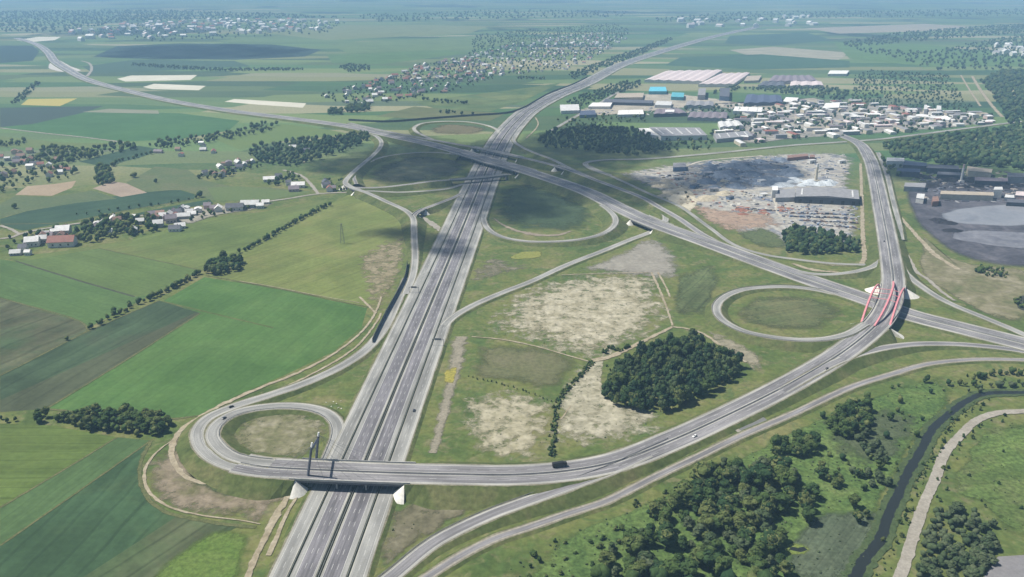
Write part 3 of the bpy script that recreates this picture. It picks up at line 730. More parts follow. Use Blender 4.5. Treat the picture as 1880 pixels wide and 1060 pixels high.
M1 = road('m1', 'motorway', 'wide straight motorway with collector lanes running up from the bottom of the picture',
     [(470, 1340, 1.3), (520, 1215, 1.3), (583, 1060, 1.3), (657, 880, 1.3), (731, 700, 1.3), (786, 569, 1.3), (841, 438, 1.3), (884, 334, 1.3), (905, 288, 1.3), (924, 253, 1.3), (944, 228, 1.3), (970, 204, 1.3), (1014, 179, 1.3), (1075, 153, 1.3), (1141, 119, 1.3), (1223, 92, 1.3), (1312, 67, 1.3), (1390, 50, 1.3)],
     [(-29.4, -27.6, 'shoulder'), (-27.6, -19.4, 'concrete_lane'), (-19.4, -18.8, 'shoulder'), (-18.8, -16.8, 'verge_dark'), (-16.8, -13.6, 'concrete_lane'), (-13.6, -2.6, 'asphalt_dark'),
      (-2.6, -1.5, 'shoulder'), (-1.5, 1.5, 'verge_dark'), (1.5, 2.6, 'shoulder'), (2.6, 13.6, 'asphalt_dark'), (13.6, 16.8, 'concrete_lane'), (16.8, 18.8, 'verge_dark'), (18.8, 19.4, 'shoulder'), (19.4, 27.6, 'concrete_lane'), (27.6, 29.4, 'shoulder')],
     [(-23.4, .22, DASH), (23.4, .22, DASH), (-27.4, .25, None), (27.4, .25, None), (-13.5, .28, None), (13.5, .28, None), (-2.9, .25, None), (2.9, .25, None),
      (-6.5, .22, DASH), (-10, .22, DASH), (6.5, .22, DASH), (10, .22, DASH)], 10)

M2 = road('m2', 'motorway', 'wide motorway crossing the picture on an overpass from far left to right',
     [(30, 70, 1.4), (66, 81, 1.4), (88, 96, 1.6), (101, 113, 2), (126, 129, 2), (165, 148, 2), (235, 167, 2), (313, 185, 2.5), (420, 203, 3), (530, 217, 3.5), (640, 232, 4.5), (719, 249, 6), (800, 267, 8.3), (872, 287, 9.2), (905, 297, 9.2), (940, 306, 9.2),
      (1000, 325, 9), (1077, 352, 8.5), (1140, 383, 8.2), (1195, 408, 7.8), (1250, 428, 6), (1308, 449, 3.5), (1417, 489, 1.8), (1507, 521, 1.4), (1590, 549, 1.4), (1670, 578, 1.4), (1775, 605, 1.4), (1890, 634, 1.4), (2050, 680, 1.4)],
     dual(17.5, 1.5, 3.0, 'asphalt', 'shoulder'), [(-14.4, .28, None), (14.4, .28, None), (-2.5, .28, None), (2.5, .28, None), (-6.3, .2, DASH), (-10.2, .2, DASH), (6.3, .2, DASH), (10.2, .2, DASH)], 10,
     bridges=[((838, 277), (966, 315)), ((1178, 401), (1213, 415))])

COLL = road('coll', 'collector_road', 'collector road running above and parallel to the overpass motorway',
     [(640, 226, 4.2), (702, 240, 6), (760, 251, 7.5), (872, 271, 8.8), (930, 283, 8.8), (1025, 306, 8.2), (1100, 333, 7), (1179, 363, 5), (1206, 378, 4.5), (1246, 401, 3.5), (1289, 430, 2.5), (1330, 451, 1.3)],
     single(10.5, 1.6), [(-3.4, .22, None), (3.4, .22, None)], 8, bridges=[((868, 270), (955, 289)), ((1022, 305), (1042, 312))])

ARCH = road('arch', 'link_road', 'dual carriageway link road passing through the red arches and over the motorway',
     [(1540, 247, 3.2), (1575, 262, 3), (1596, 290, 2.6), (1608, 330, 2.4), (1618, 380, 2.8), (1628, 430, 4.6), (1636, 480, 7), (1640, 520, 8.9), (1633, 556, 9.2), (1614, 590, 8.6), (1576, 625, 6.7), (1527, 660, 5.2), (1440, 710, 3.5), (1340, 760, 2.6), (1240, 806, 2.4), (1130, 848, 4), (1040, 865, 6), (940, 872, 8), (840, 871, 9), (740, 869, 9.2), (650, 866, 9.2), (560, 862, 9), (480, 857, 8.2), (440, 850, 7.4)],
     dual(12.6, .9, 2.0, 'asphalt', 'median_shaded_deck'), [(-10.6, .24, None), (10.6, .24, None), (-1.9, .22, None), (1.9, .22, None), (-5.8, .2, DASH), (5.8, .2, DASH)], 7,
     bridges=[((1641, 524), (1607, 597)), ((742, 869), (560, 862))])

road('loop_in', 'ramp', 'inner carriageway of the bottom left loop curling back to the motorway',
     [(500, 850.5, 8.4), (460, 846, 7.7), (428, 838, 7), (402, 820, 6.1), (390, 798, 5.4), (402, 776, 4.6), (436, 757, 3.8), (490, 747, 3), (548, 746, 2.4), (592, 755, 1.8), (615, 772, 1.3), (620, 795, 1.2), (610, 826, 1.2), (594, 862, 1.2), (580, 894, 1.2)],
     single(10.8, 1.6, 'concrete_lane'), [(-3.8, .2, None), (3.6, .2, None)], 5)
road('loop_out', 'ramp', 'outer carriageway of the bottom left loop leading up past the noise barrier',
     [(500, 867, 8.4), (456, 863, 7.7), (415, 853, 6.9), (384, 837, 6.2), (364, 812, 5.4), (364, 788, 4.8), (384, 766, 4), (430, 746, 3.2), (496, 725, 2.6), (560, 703, 2.2), (620, 676, 1.8), (668, 645, 1.5), (702, 607, 1.2), (726, 560, 1.1), (748, 510, 1.05)],
     single(10.2, 1.5, 'concrete_lane'), [(-3, .2, None), (3, .2, None)], 5)
road('slip_low', 'ramp', 'long curved slip road rising from the bottom edge to the link road',
     [(600, 1160, 1.2), (660, 1105, 1.2), (722, 1056, 1.2), (800, 994, 1.8), (900, 945, 3), (945, 928, 3.6), (990, 912, 4.2), (1043, 893, 4.9), (1088, 876, 4.9), (1130, 860, 4.2), (1180, 837, 3.2), (1240, 810, 2.2)],
     single(11, 1.8), [(-3.7, .22, None), (3.7, .22, None)], 6)
road('slip_right', 'ramp', 'slip road leaving the link road towards the right edge',
     [(1430, 722, 3.2), (1480, 693, 4.2), (1525, 669, 5.1), (1562, 654, 5.5), (1598, 644, 5.0), (1640, 636, 3.9), (1700, 631, 2.5), (1790, 634, 1.4), (1880, 645, 1.15), (1990, 670, 1.1)],
     single(9.5, 1.4), [(-3.3, .22, None), (3.3, .22, None)], 6)
road('loop_right', 'ramp', 'oval loop ramp left of the red arches',
     [(1540, 541, 1.2), (1497, 532, 1.2), (1455, 527, 1.4), (1410, 527, 1.8), (1363, 532, 2.4), (1329, 546, 3), (1315, 565, 3.6), (1325, 586, 4.2), (1363, 607, 4.8), (1417, 619, 5.4), (1471, 624, 6), (1518, 622, 6.4), (1556, 613, 7.2), (1590, 594, 8.2)],
     single(8.8, 1.4, 'concrete_lane'), [(-3, .2, None), (3, .2, None)], 5)
road('slip_arch', 'ramp', 'slip road right of the red arches descending to the motorway',
     [(1640, 440, 4.9), (1649, 476, 6.2), (1664, 503, 5.4), (1695, 528, 3.9), (1726, 548, 2.6), (1757, 563, 2), (1799, 580, 1.6), (1850, 601, 1.2), (1920, 632, 1.1)],
     single(9, 1.4, 'concrete_lane'), [(-3.1, .22, None), (3.1, .22, None)], 6)
road('slip_yard', 'ramp', 'curved ramp sweeping below the yard wood to the wide road',
     [(1420, 483, 1.3), (1470, 499, 1.5), (1511, 504, 2), (1562, 500, 3.8), (1598, 491, 5.4), (1622, 476, 6.7)],
     single(7.5, 1.1, 'concrete_lane'), [(-2.6, .2, None), (2.6, .2, None)], 5)
road('service_yard', 'service_road', 'narrow service road along the lower edge of the yard',
     [(1073, 301, 1), (1110, 318, 1), (1150, 336, .9), (1193, 356, .9), (1246, 378, .9), (1300, 416, .9), (1353, 452, .9), (1406, 468, .9), (1460, 476, .9), (1530, 484, .9), (1590, 486, .9)],
     single(6, .8, 'concrete_lane'), (), 6)
road('loop_mid', 'ramp', 'large loop ramp right of the straight motorway in the centre',
     [(905, 345, 1.1), (892, 378, 1.1), (888, 405, 1.2), (900, 424, 1.5), (925, 436, 2), (965, 443, 2.8), (1010, 444, 3.6), (1062, 440, 4.6), (1104, 430, 5.8), (1126, 416, 6.6), (1130, 402, 7.4), (1120, 388, 8.0), (1104, 376, 8.2)],
     single(8.2, 1.2, 'concrete_lane'), [(-2.9, .2, None), (2.9, .2, None)], 5)
road('diag', 'ramp', 'straight diagonal ramp from the motorway to the short underpass',
     [(770, 700, 1.05), (790, 650, 1.05), (806, 611, 1.1), (831, 583, 1.2), (872, 559, 1.3), (923, 537, 1.3), (974, 517, 1.3), (1042, 486, 1.2), (1111, 459, 1.1), (1160, 439, .9), (1192, 427, .7), (1212, 416, .7), (1222, 402, .9), (1216, 388, 2), (1196, 376, 3.6)],
     single(8.6, 1.4, 'concrete_lane'), [(-3, .2, None), (3, .2, None)], 6)
road('ramp_nw', 'ramp', 'ramp dropping from the overpass motorway at the upper left to the small white bridge',
     [(650, 236, 4.2), (683, 246, 4.6), (699, 258, 5), (698, 270, 5.6), (684, 286, 6.2), (660, 306, 7), (640, 325, 7.6), (634, 336, 7.8), (646, 345, 7.8), (671, 353, 7.2), (711, 371, 6.6), (745, 387, 7.2), (758, 400, 7.4), (760, 420, 6), (761, 445, 3.6), (762, 475, 1.8), (758, 505, 1.1), (745, 540, 1.08)],
     single(8.4, 1.2, 'concrete_lane'), [(-3, .2, None), (3, .2, None)], 5, bridges=[((635, 339), (658, 349))])
road('loop_nw', 'ramp', 'shaded loop ramp left of the motorway crossing ending on a narrow bridge',
     [(640, 344, 7.6), (668, 345, 7), (700, 344, 6.6), (747, 339, 6.6), (792, 333, 7.4), (846, 329, 8.6), (892, 325, 8.8), (938, 320, 9)],
     single(7.6, 1.1, 'asphalt'), [(-2.7, .2, None), (2.7, .2, None)], 5, bridges=[((828, 330), (928, 321))])
road('loop_nw2', 'ramp', 'faint far arc of the shaded upper left loop',
     [(654, 338, 6.4), (650, 322, 5.8), (668, 303, 5), (705, 288, 5), (756, 281, 5.6), (801, 280, 6.4), (846, 285, 8)],
     single(5.5, .9, 'asphalt'), (), 5)
road('ramp_w', 'ramp', 'lower ramp joining the motorway from the small white bridge',
     [(668, 351, 7), (683, 351, 6.4), (733, 353, 4.4), (790, 350, 2.2), (824, 346, 1.2), (856, 336, 1.05)],
     single(6.6, 1, 'concrete_lane'), (), 5)
road('ramp_w2', 'ramp', 'short ramp over a small underpass left of the motorway',
     [(757, 400, 7.2), (764, 392, 7.4), (778, 384, 7), (801, 375, 4.8), (832, 363, 1.6), (846, 356, 1.1)],
     single(7.2, 1.1, 'asphalt'), (), 4, bridges=[((762, 394), (776, 385))])
road('loop_far', 'ramp', 'farthest loop ramp behind the overpass motorway',
     [(800, 259, 7.4), (778, 249, 5.4), (764, 242, 4.4), (761, 234, 3.6), (778, 226, 3), (812, 223, 2.4), (858, 224, 1.8), (896, 231, 1.3), (915, 241, 1.1), (912, 256, 1.05)],
     single(8, 1.2, 'shoulder'), (), 5)
road('ramp_ne', 'ramp', 'ramp falling from the far motorway to the collector road on the right',
     [(944, 250, 1.1), (944, 260, 1.4), (960, 271, 2.4), (982, 281, 4), (1012, 292, 6), (1046, 309, 7.4), (1090, 328, 6.9)],
     single(7.6, 1.1, 'concrete_lane'), (), 5)
road('local_n', 'local_road', 'local road curving along the upper side of the yard towards the estate',
     [(1120, 322, 1), (1082, 308, 1), (1076, 299, 1), (1104, 294, 1), (1179, 292, 1), (1260, 286, 1), (1345, 278, 1), (1453, 267, 1), (1540, 261, 1.2), (1610, 256, 1.2), (1670, 249, 1.2), (1779, 235, 1.2), (1851, 226, 1.2), (1900, 221, 1.2)],
     single(10, 1.5, 'concrete_lane'), (), 8)
road('service_low', 'service_road', 'narrow grey service road parallel to the link road along the lush meadow',
     [(700, 1110, .9), (780, 1062, .9), (838, 1025, .9), (906, 990, .9), (974, 967, .9), (1043, 943, .9), (1111, 921, .9), (1200, 877, .9), (1272, 843, .9), (1363, 799, .9), (1453, 761, .9), (1562, 711, .9), (1634, 688, .9), (1706, 668, .9), (1790, 660, .9), (1900, 661, .9)],
     single(6.4, 1.3, 'asphalt', 'gravel'), (), 6)
ribbon([(1330, 774), (1348, 785), (1366, 800)], 3.5, M['gravel'], 'short gravel link beside the grey drainage basin', 'path', 'path', z=.62)
road('estate_a', 'local_road', 'pale estate road running beside the far motorway towards the white warehouses',
     [(1012, 240, .9), (1050, 218, .9), (1090, 196, .9), (1130, 172, .9), (1160, 158, .9)], single(8, 1, 'concrete_lane'), (), 8)
road('east_service', 'service_road', 'pale service lane on the right of the wide road past the coal yard',
     [(1612, 280, 1.2), (1628, 320, 1.2), (1640, 370, 1.2), (1650, 410, 1.4), (1655, 440, 1.6)], single(7, 1, 'concrete_lane'), (), 8)

# far motorway construction site
patch([(86, 118), (100, 108), (132, 122), (150, 132), (120, 134), (92, 128)], land('site_pale', [(.42, .40, .37), (.50, .48, .44)], 40, 6, .2, None, (20, 3, .5)), 'pale construction site at the far bend of the motorway', 'construction_site', 'building site')

# ------------------------------------------------------------------ bridges
def inv(root):
    return tuple(-c for c in root.location)

def rail_mesh(L, off, s0, s1, z0, z1, w, step=8., zadd=0.0):
    ss = np.linspace(s0, s1, max(2, int((s1 - s0) / step) + 1))
    c, nr = at(L, ss)
    V, F = [], []
    for i in range(len(ss)):
        a = c[i] + nr[i] * (off - w / 2); b = c[i] + nr[i] * (off + w / 2)
        V += [a + (0, 0, z0), b + (0, 0, z0), b + (0, 0, z1), a + (0, 0, z1)]
    for i in range(len(ss) - 1):
        o = 4 * i
        for k in range(4): F.append((o + k, o + 4 + k, o + 4 + (k + 1) % 4, o + (k + 1) % 4))
    F += [(0, 1, 2, 3), tuple(range(len(V) - 1, len(V) - 5, -1))]
    return V, F

def part(name, V, F, mat, root, smooth=False):
    o = link(name, mesh(name, V, F, [mat], smooth=smooth), root)
    o.location = inv(root)
    return o

def bridge(L, k, label, name='overpass_bridge', piers=(.5,), cones=True, thick=2.3, cone_mat='white_concrete', para=1.1, cone_k=1.35):
    s0, s1 = L['br'][k]
    mid, _ = at(L, (s0 + s1) / 2)
    root = empty(name, (mid[0][0], mid[0][1], 0.0))
    tag(root, label, 'bridge')
    l, r = L['l'], L['r']
    V, F = rail_mesh(L, (l + r) / 2, s0 - 1, s1 + 1, -thick, -.04, r - l + .6)
    part('deck', V, F, M['median_shaded_deck'], root)  # deck coloured dark to stand in for shade on its side and underside
    for o in (l - .3, r + .3):
        V, F = rail_mesh(L, o, s0 - 4, s1 + 4, -.5, para, .5)
        part('parapet', V, F, M['concrete'], root)
    for s, sg in ((s0, 1), (s1, -1)):
        c, nr = at(L, s); c, nr = c[0], nr[0]
        d = np.array([-nr[1], nr[0], 0]); d /= np.linalg.norm(d)
        c2, _ = at(L, s + sg * 2); t = c2[0] - c; t[2] = 0; t /= np.linalg.norm(t)     # towards the span
        a = c + nr * (l - .2); b = c + nr * (r + .2); h = c[2] - thick - .02
        p = [a - t * 1.2, b - t * 1.2, b + t * .2, a + t * .2]
        v, f = prism([(q_[0], q_[1]) for q_ in p], 0, h)
        part('abutment', v, f, M['concrete'], root)
        if cones:
            H = c[2] - .6; rad = H * cone_k
            for o, dr in ((l - .3, -1), (r + .3, 1)):
                ap = c + nr * o + t * .1; ap[2] = H
                base = ap.copy(); base[2] = .02
                V = [ap]; n = 9
                for i in range(n):
                    a_ = (i / (n - 1)) * math.pi * .62 - .12
                    V.append(base + nr * dr * rad * math.cos(a_) * .95 + t * rad * math.sin(a_) * .8 - t * 0)
                V.append(base)
                F = [(0, i, i + 1) for i in range(1, n)] + [(0, n, n + 1), (0, n + 1, 1)]
                part('slope_cone', V, F, M[cone_mat], root)
    for q_ in piers:
        c, nr = at(L, s0 + (s1 - s0) * q_); c, nr = c[0], nr[0]
        mb = MB()
        for o in np.linspace(l + 2.5, r - 2.5, max(2, int((r - l) / 6))):
            p = c + nr * o
            mb.bar((p[0], p[1], 0), (p[0], p[1], c[2] - thick - .7), .6, 8)
        a = c + nr * (l + 1); b = c + nr * (r - 1)
        mb.bar((a[0], a[1], c[2] - thick - .55), (b[0], b[1], c[2] - thick - .55), .62, 6)
        o = mb.build('pier', M['concrete'], root); o.location = inv(root)
    return root

bridge(M2, 0, 'long grey overpass where the two motorways cross', piers=(.12, .33, .5, .66, .88), cones=True, cone_k=1.2)
bridge(M2, 1, 'short motorway bridge with white slope paving over the diagonal ramp', piers=(), cone_k=1.1)
bridge(COLL, 0, 'collector road bridge over the motorway behind the long overpass', piers=(.3, .7), cone_k=.9)
bridge(COLL, 1, 'small collector road bridge with pale abutments right of the motorway crossing', piers=(), cone_k=1.1)
bridge(ROADS['ramp_nw'], 0, 'small bridge with a white slope cone over the village street', piers=(), cone_k=1.3)
bridge(ROADS['loop_nw'], 0, 'narrow dark ramp bridge just below the long overpass', piers=(.35, .65), cones=False)
bridge(ROADS['ramp_w2'], 0, 'small ramp bridge over the bare cutting left of the motorway', piers=(), cone_k=1.2)
big = bridge(ARCH, 1, 'long foreground viaduct with two leaning masts crossing the motorway', name='mast_bridge', piers=(.36, .63), cone_k=1.35)
red = bridge(ARCH, 0, 'curved bridge carried by three red arches', name='arch_bridge', piers=(), cone_k=2.0)

# bare cutting below the small ramp bridge
ribbon([(768, 396), (782, 404), (800, 416), (812, 426)], [7, 11, 8], M['gravel'], 'bare gravel cutting left of the motorway', 'cutting', 'cutting', z=.66)

# masts and stays of the foreground viaduct
def solve_top(px, py, base):
    lo, hi = 5., 120.
    for _ in range(50):
        m = (lo + hi) / 2
        if P(px, py, m)[1] > base[1]: lo = m
        else: hi = m
    return P(px, py, lo)
M['mast'] = flat('mast_steel', (.085, .095, .125), .55, .12, 5, .4)
M['mast_tip'] = flat('mast_tip', (.75, .75, .75), .5, .1, 3, .4)
tops = []
for (bx, by, tx, ty) in ((563, 893, 573, 813), (579, 862, 585, 794)):
    b = P(bx, by); tp = solve_top(tx, ty, b)
    mb = MB(); mb.bar(b, b + (tp - b) * .9, 1.05, 4, .85)
    o = mb.build('mast', M['mast'], big); o.location = inv(big)
    mb = MB(); mb.bar(b + (tp - b) * .9, tp, .85, 4, .7)
    o = mb.build('mast_cap', M['mast_tip'], big); o.location = inv(big)
    tops.append((b, tp))
mb = MB()
mb.bar(tops[0][0] + (tops[0][1] - tops[0][0]) * .84, tops[1][0] + (tops[1][1] - tops[1][0]) * .84, 1.0, 4)
o = mb.build('crossbeam', M['mast'], big); o.location = inv(big)
s0, s1 = ARCH['br'][1]
for (b, tp), off in zip(tops, (12.6, -12.6)):
    sm = ARCH['near']((563, 862))
    for ds in (-26, -18, 14, 24, 34, 44, 54):
        c, nr = at(ARCH, min(sm - ds, ARCH['s'][-1]))
        sd = min((off, -off), key=lambda k: np.linalg.norm((c[0] + nr[0] * k - b)[:2]))
        mb = MB(); mb.bar(b + (tp - b) * .93, c[0] + nr[0] * sd + (0, 0, .3), .09, 4)
        o = mb.build('stay_cable', M['steel'], big); o.location = inv(big)

# red arches
sa, sb = ARCH['near']((1606, 600)), ARCH['near']((1641, 517))
sa, sb = min(sa, sb), max(sa, sb)
arc_pts = []
for off in (-13.6, 0.0, 13.6):
    ca, na = at(ARCH, sa); cb_, nb = at(ARCH, sb)
    A = ca[0] + na[0] * off; B = cb_[0] + nb[0] * off
    if off: A[2] = B[2] = 2.5
    pts = []
    for tt in np.linspace(0, 1, 19):
        p = A + (B - A) * tt
        if off == 0:
            cc, _ = at(ARCH, sa + (sb - sa) * tt); p = cc[0].copy(); zb = cc[0][2]
        else: zb = 2.5
        p[2] = zb + ((15.5 if off else 10.) * 4 * tt * (1 - tt))
        pts.append(p)
    arc_pts.append(pts)
    mb = MB()
    for i in range(18): mb.bar(pts[i], pts[i + 1], 1.25, 6)
    o = mb.build('arch', M['red_steel'], red); o.location = inv(red)
    for i in range(4, 15, 2):
        cc, nn = at(ARCH, sa + (sb - sa) * i / 18)
        foot = cc[0] + nn[0] * off
        if pts[i][2] - foot[2] > 1.5:
            mb = MB(); mb.bar(pts[i], (foot[0], foot[1], foot[2]), .14, 4)
            o = mb.build('hanger', M['red_steel'], red); o.location = inv(red)
for i in (7, 9, 11):
    mb = MB(); mb.bar(arc_pts[0][i], arc_pts[1][i], .4, 5); mb.bar(arc_pts[1][i], arc_pts[2][i], .4, 5)
    o = mb.build('brace', M['red_steel'], red); o.location = inv(red)

# ------------------------------------------------------------------ guard rails, noise barriers, gantry
def guardrail(L, off, s0, s1, label, group=None):
    m, _ = at(L, (s0 + s1) / 2)
    root = empty('guardrail', m[0]); tag(root, label, 'guardrail', group)
    V, F = rail_mesh(L, off, s0, s1, .38, .86, .22, 10)
    part('rail', V, F, M['steel'], root)
    V, F = [], []
    ss = np.arange(s0 + 2, s1 - 1, 8.)
    c, nr = at(L, ss)
    for i in range(len(ss)):
        p = c[i] + nr[i] * off; b = len(V)
        V += [p + (dx, dy, dz) for dz in (-.1, .4) for dx, dy in ((-.08, -.08), (.08, -.08), (.08, .08), (-.08, .08))]
        F += [(b + k, b + (k + 1) % 4, b + 4 + (k + 1) % 4, b + 4 + k) for k in range(4)]
    if F:
        o = part('posts', V, F, M['steel'], root); o['kind'] = 'stuff'
    return root

m1e = M1['near']((1075, 153)); m2e = M2['s'][-1]
for off, lab in ((-17.8, 'long steel guardrail between the left collector lanes and the straight motorway'), (17.8, 'long steel guardrail between the right collector lanes and the straight motorway'),
                 (-.7, 'left rail of the twin guardrail in the median of the straight motorway'), (.7, 'right rail of the twin guardrail in the median of the straight motorway')):
    guardrail(M1, off, 2, m1e, lab)
guardrail(M2, 0, M2['near']((313, 185)), m2e - 2, 'guardrail along the middle of the overpass motorway')
ae = ARCH['s'][-1]
guardrail(ARCH, 0.0, ARCH['near']((1610, 596)), ae - 1, 'dark median guardrail of the link road between the arches and foreground viaduct')
guardrail(ARCH, 0.3, 4, ARCH['near']((1641, 516)), 'median guardrail of the wide road beside the yard')
for key, off, lab in (('loop_in', 4.5, 'guardrail between the two carriageways of the bottom left loop'), ('loop_mid', 4.3, 'guardrail on the outside of the centre loop ramp'),
                      ('slip_low', -5.7, 'guardrail along the upper edge of the long curved slip road'), ('loop_right', 4.6, 'guardrail along the oval loop left of the red arches')):
    L = ROADS[key]; guardrail(L, off, 2, L['s'][-1] - 2, lab)

M['barrier'] = flat('barrier_panel', (.075, .085, .09), .8, .2, 6)
def barrier(px, h, label, plen=12.):
    q, s = spline(PP(px, .0), plen)
    root = empty('noise_barrier', (q[len(q) // 2][0], q[len(q) // 2][1], 0)); tag(root, label, 'noise barrier')
    for i in range(len(q) - 1):
        a, b = q[i], q[i + 1]; d = (b - a) / np.linalg.norm(b - a); n = np.array([-d[1], d[0], 0]) * .12
        v, f = prism([(a + d * .2 + n)[:2], (b - d * .2 + n)[:2], (b - d * .2 - n)[:2], (a + d * .2 - n)[:2]], .0, h)
        part('panel', v, f, M['barrier'], root)
        mb = MB(); mb.box(a[0] - .2, a[0] + .2, a[1] - .2, a[1] + .2, 0, h + .25)
        o = mb.build('post', M['steel'], root); o.location = inv(root)
barrier([(748, 486), (744, 512), (731, 540), (712, 575), (697, 604), (684, 632)], 6.0, 'dark noise barrier left of the motorway beside the ochre scree')
barrier([(1078, 143), (1050, 157), (1010, 172), (978, 190), (960, 200), (930, 209), (860, 214), (780, 220), (710, 225), (640, 222)], 5.0, 'long dark noise barrier behind the farthest loop and along the far motorway', 24.)

def gantry(L, px, o0, o1, label):
    s = L['near'](px); c, nr = at(L, s); c, nr = c[0], nr[0]
    root = empty('sign_gantry', c); tag(root, label, 'sign gantry')
    d = np.array([-nr[1], nr[0], 0])
    for o in (o0, o1):
        p = nr * o; mb = MB(); mb.bar((p[0], p[1], -.3), (p[0], p[1], 6.6), .25, 6); mb.build('post', M['steel'], root)
    mb = MB(); a, b = nr * o0, nr * o1
    for z in (5.9, 6.7): mb.bar((a[0], a[1], z), (b[0], b[1], z), .16, 4)
    mb.build('beam', M['steel'], root)
    mb = MB()
    m = nr * ((o0 + o1) / 2); w = nr * 3.2
    P8 = [m - w + d * .25, m + w + d * .25, m + w + d * .4, m - w + d * .4]
    v, f = prism([(x[0], x[1]) for x in P8], 5.2, 7.4); mb.add(v, f); mb.build('sign_panel', M['steel'], root)
gantry(M1, (766, 634), 18.9, 29.9, 'thin sign gantry across the right collector lanes')
gantry(M1, (800, 536), -29.9, -18.9, 'thin sign gantry across the left collector lanes')

# ------------------------------------------------------------------ vehicles
M['tyre'] = flat('tyre', (.02, .02, .02), .9, .1)
M['glass'] = flat('car_glass', (.02, .025, .03), .15, .1, 1, .5)
M['lampglass'] = flat('headlamp_glass', (.7, .7, .68), .2, .05, 1, .5)
def car(L, px, off, col, label, flip=False, truck=False, at_off=True):
    s = L['near'](px); c, nr = at(L, s); c, nr = c[0] + nr[0] * off, nr[0]
    a = math.atan2(nr[0], -nr[1]) + (math.pi if flip else 0)
    root = empty('truck' if truck else 'car', c + (0, 0, .03), a); tag(root, label, 'truck' if truck else 'car')
    m = flat('car_paint_' + label.split()[0], col, .35, .03, 1, .5)
    def loft(sec, mat, name, w0, w1, par=root):
        """profile in (x, z) extruded across y with a narrower top"""
        zs = [p[1] for p in sec]; z0, z1 = min(zs), max(zs)
        V = []
        for sg in (-1, 1):
            for x, z in sec: V.append((x, sg * (w0 + (w1 - w0) * (z - z0) / (z1 - z0)), z))
        n = len(sec)
        F = [tuple(range(n)), tuple(range(2 * n - 1, n - 1, -1))] + [(i, n + i, n + (i + 1) % n, (i + 1) % n) for i in range(n)]
        return link(name, mesh(name, V, F, [mat]), par)
    if truck:
        loft([(-6, 1.0), (2.6, 1.0), (2.6, 3.9), (-6, 3.9)], m, 'cargo_box', 1.25, 1.25)
        loft([(2.9, .7), (5.0, .7), (5.0, 2.0), (4.7, 3.2), (2.9, 3.3)], m, 'cab', 1.2, 1.1)
        loft([(4.72, 2.1), (5.02, 2.05), (4.80, 3.0), (4.6, 3.0)], M['glass'], 'windscreen', 1.05, 1.0)
        loft([(-6, .7), (4, .7), (4, .98), (-6, .98)], M['steel'], 'chassis', .6, .6)
        wx, wr = (-4.8, -3.5, 3.9), .5; hw = 1.05
    else:
        loft([(-2.15, .35), (2.15, .35), (2.2, .65), (1.95, .85), (1.0, .95), (-1.9, .98), (-2.2, .8)], m, 'body', .88, .8)
        loft([(-1.85, .97), (1.0, .94), (.35, 1.4), (-1.35, 1.42)], M['glass'], 'cabin', .78, .62)
        loft([(.3, 1.41), (-1.3, 1.43), (-1.25, 1.47), (.25, 1.46)], m, 'roof', .62, .6)
        for y in (-.6, .6):
            mb = MB(); mb.box(2.12, 2.22, y - .15, y + .15, .6, .75); mb.build('headlight', M['lampglass'], root)
        wx, wr = (-1.35, 1.35), .33; hw = .78
    for x in wx:
        for y in (-hw, hw):
            mb = MB(); mb.bar((x, y - .12, wr), (x, y + .12, wr), wr, 10); mb.build('wheel', M['tyre'], root)
    return root
car(M1, (731, 759), 23.5, (.02, .022, .03), 'black car on the right collector lanes above the foreground viaduct')
car(M1, (648, 902), 21.6, (.035, .03, .03), 'charcoal car just below the right end of the foreground viaduct')
car(ROADS['loop_out'], (436, 752), 0, (.02, .02, .022), 'dark car on the outer carriageway at the top of the bottom left loop')
car(ROADS['loop_in'], (412, 770), 0, (.03, .035, .05), 'navy car on the inner carriageway of the bottom left loop')
car(ARCH, (1040, 862), 6.5, (.02, .02, .02), 'dark truck on the link road right of the foreground viaduct', True, True)
car(ARCH, (1264, 796), -6.5, (.80, .80, .78), 'white car on the lower carriageway of the link road')
car(ARCH, (1506, 676), -6.5, (.025, .02, .02), 'brown car on the link road before the red arches')
car(ARCH, (1617, 443), 5.0, (.05, .05, .06), 'grey car on the wide road beside the yard wood')

# ------------------------------------------------------------------ buildings
WALLC = {'white': (.62, .61, .57), 'cream': (.50, .45, .35), 'grey': (.33, .33, .33), 'brick': (.27, .15, .115), 'dark': (.09, .095, .11), 'blue': (.16, .22, .32), 'teal': (.10, .34, .38), 'pink': (.50, .38, .36)}
ROOFC = {'red': (.27, .115, .09), 'rust': (.23, .14, .11), 'slate': (.10, .105, .125), 'grey': (.25, .25, .26), 'light': (.55, .55, .54), 'white': (.72, .71, .69), 'pink': (.58, .50, .49), 'cyan': (.12, .46, .58), 'teal': (.10, .36, .42), 'navy': (.075, .095, .15), 'plum': (.20, .17, .19), 'tan': (.38, .33, .26)}
for k, c in WALLC.items(): M['wall_' + k] = flat('wall_' + k, c, .85, .12, 5)
for k, c in ROOFC.items(): M['roof_' + k] = flat('roof_' + k, c, .7, .16, 6)
M['window'] = flat('window_glass', (.03, .035, .045), .2, .1, 1, .5)

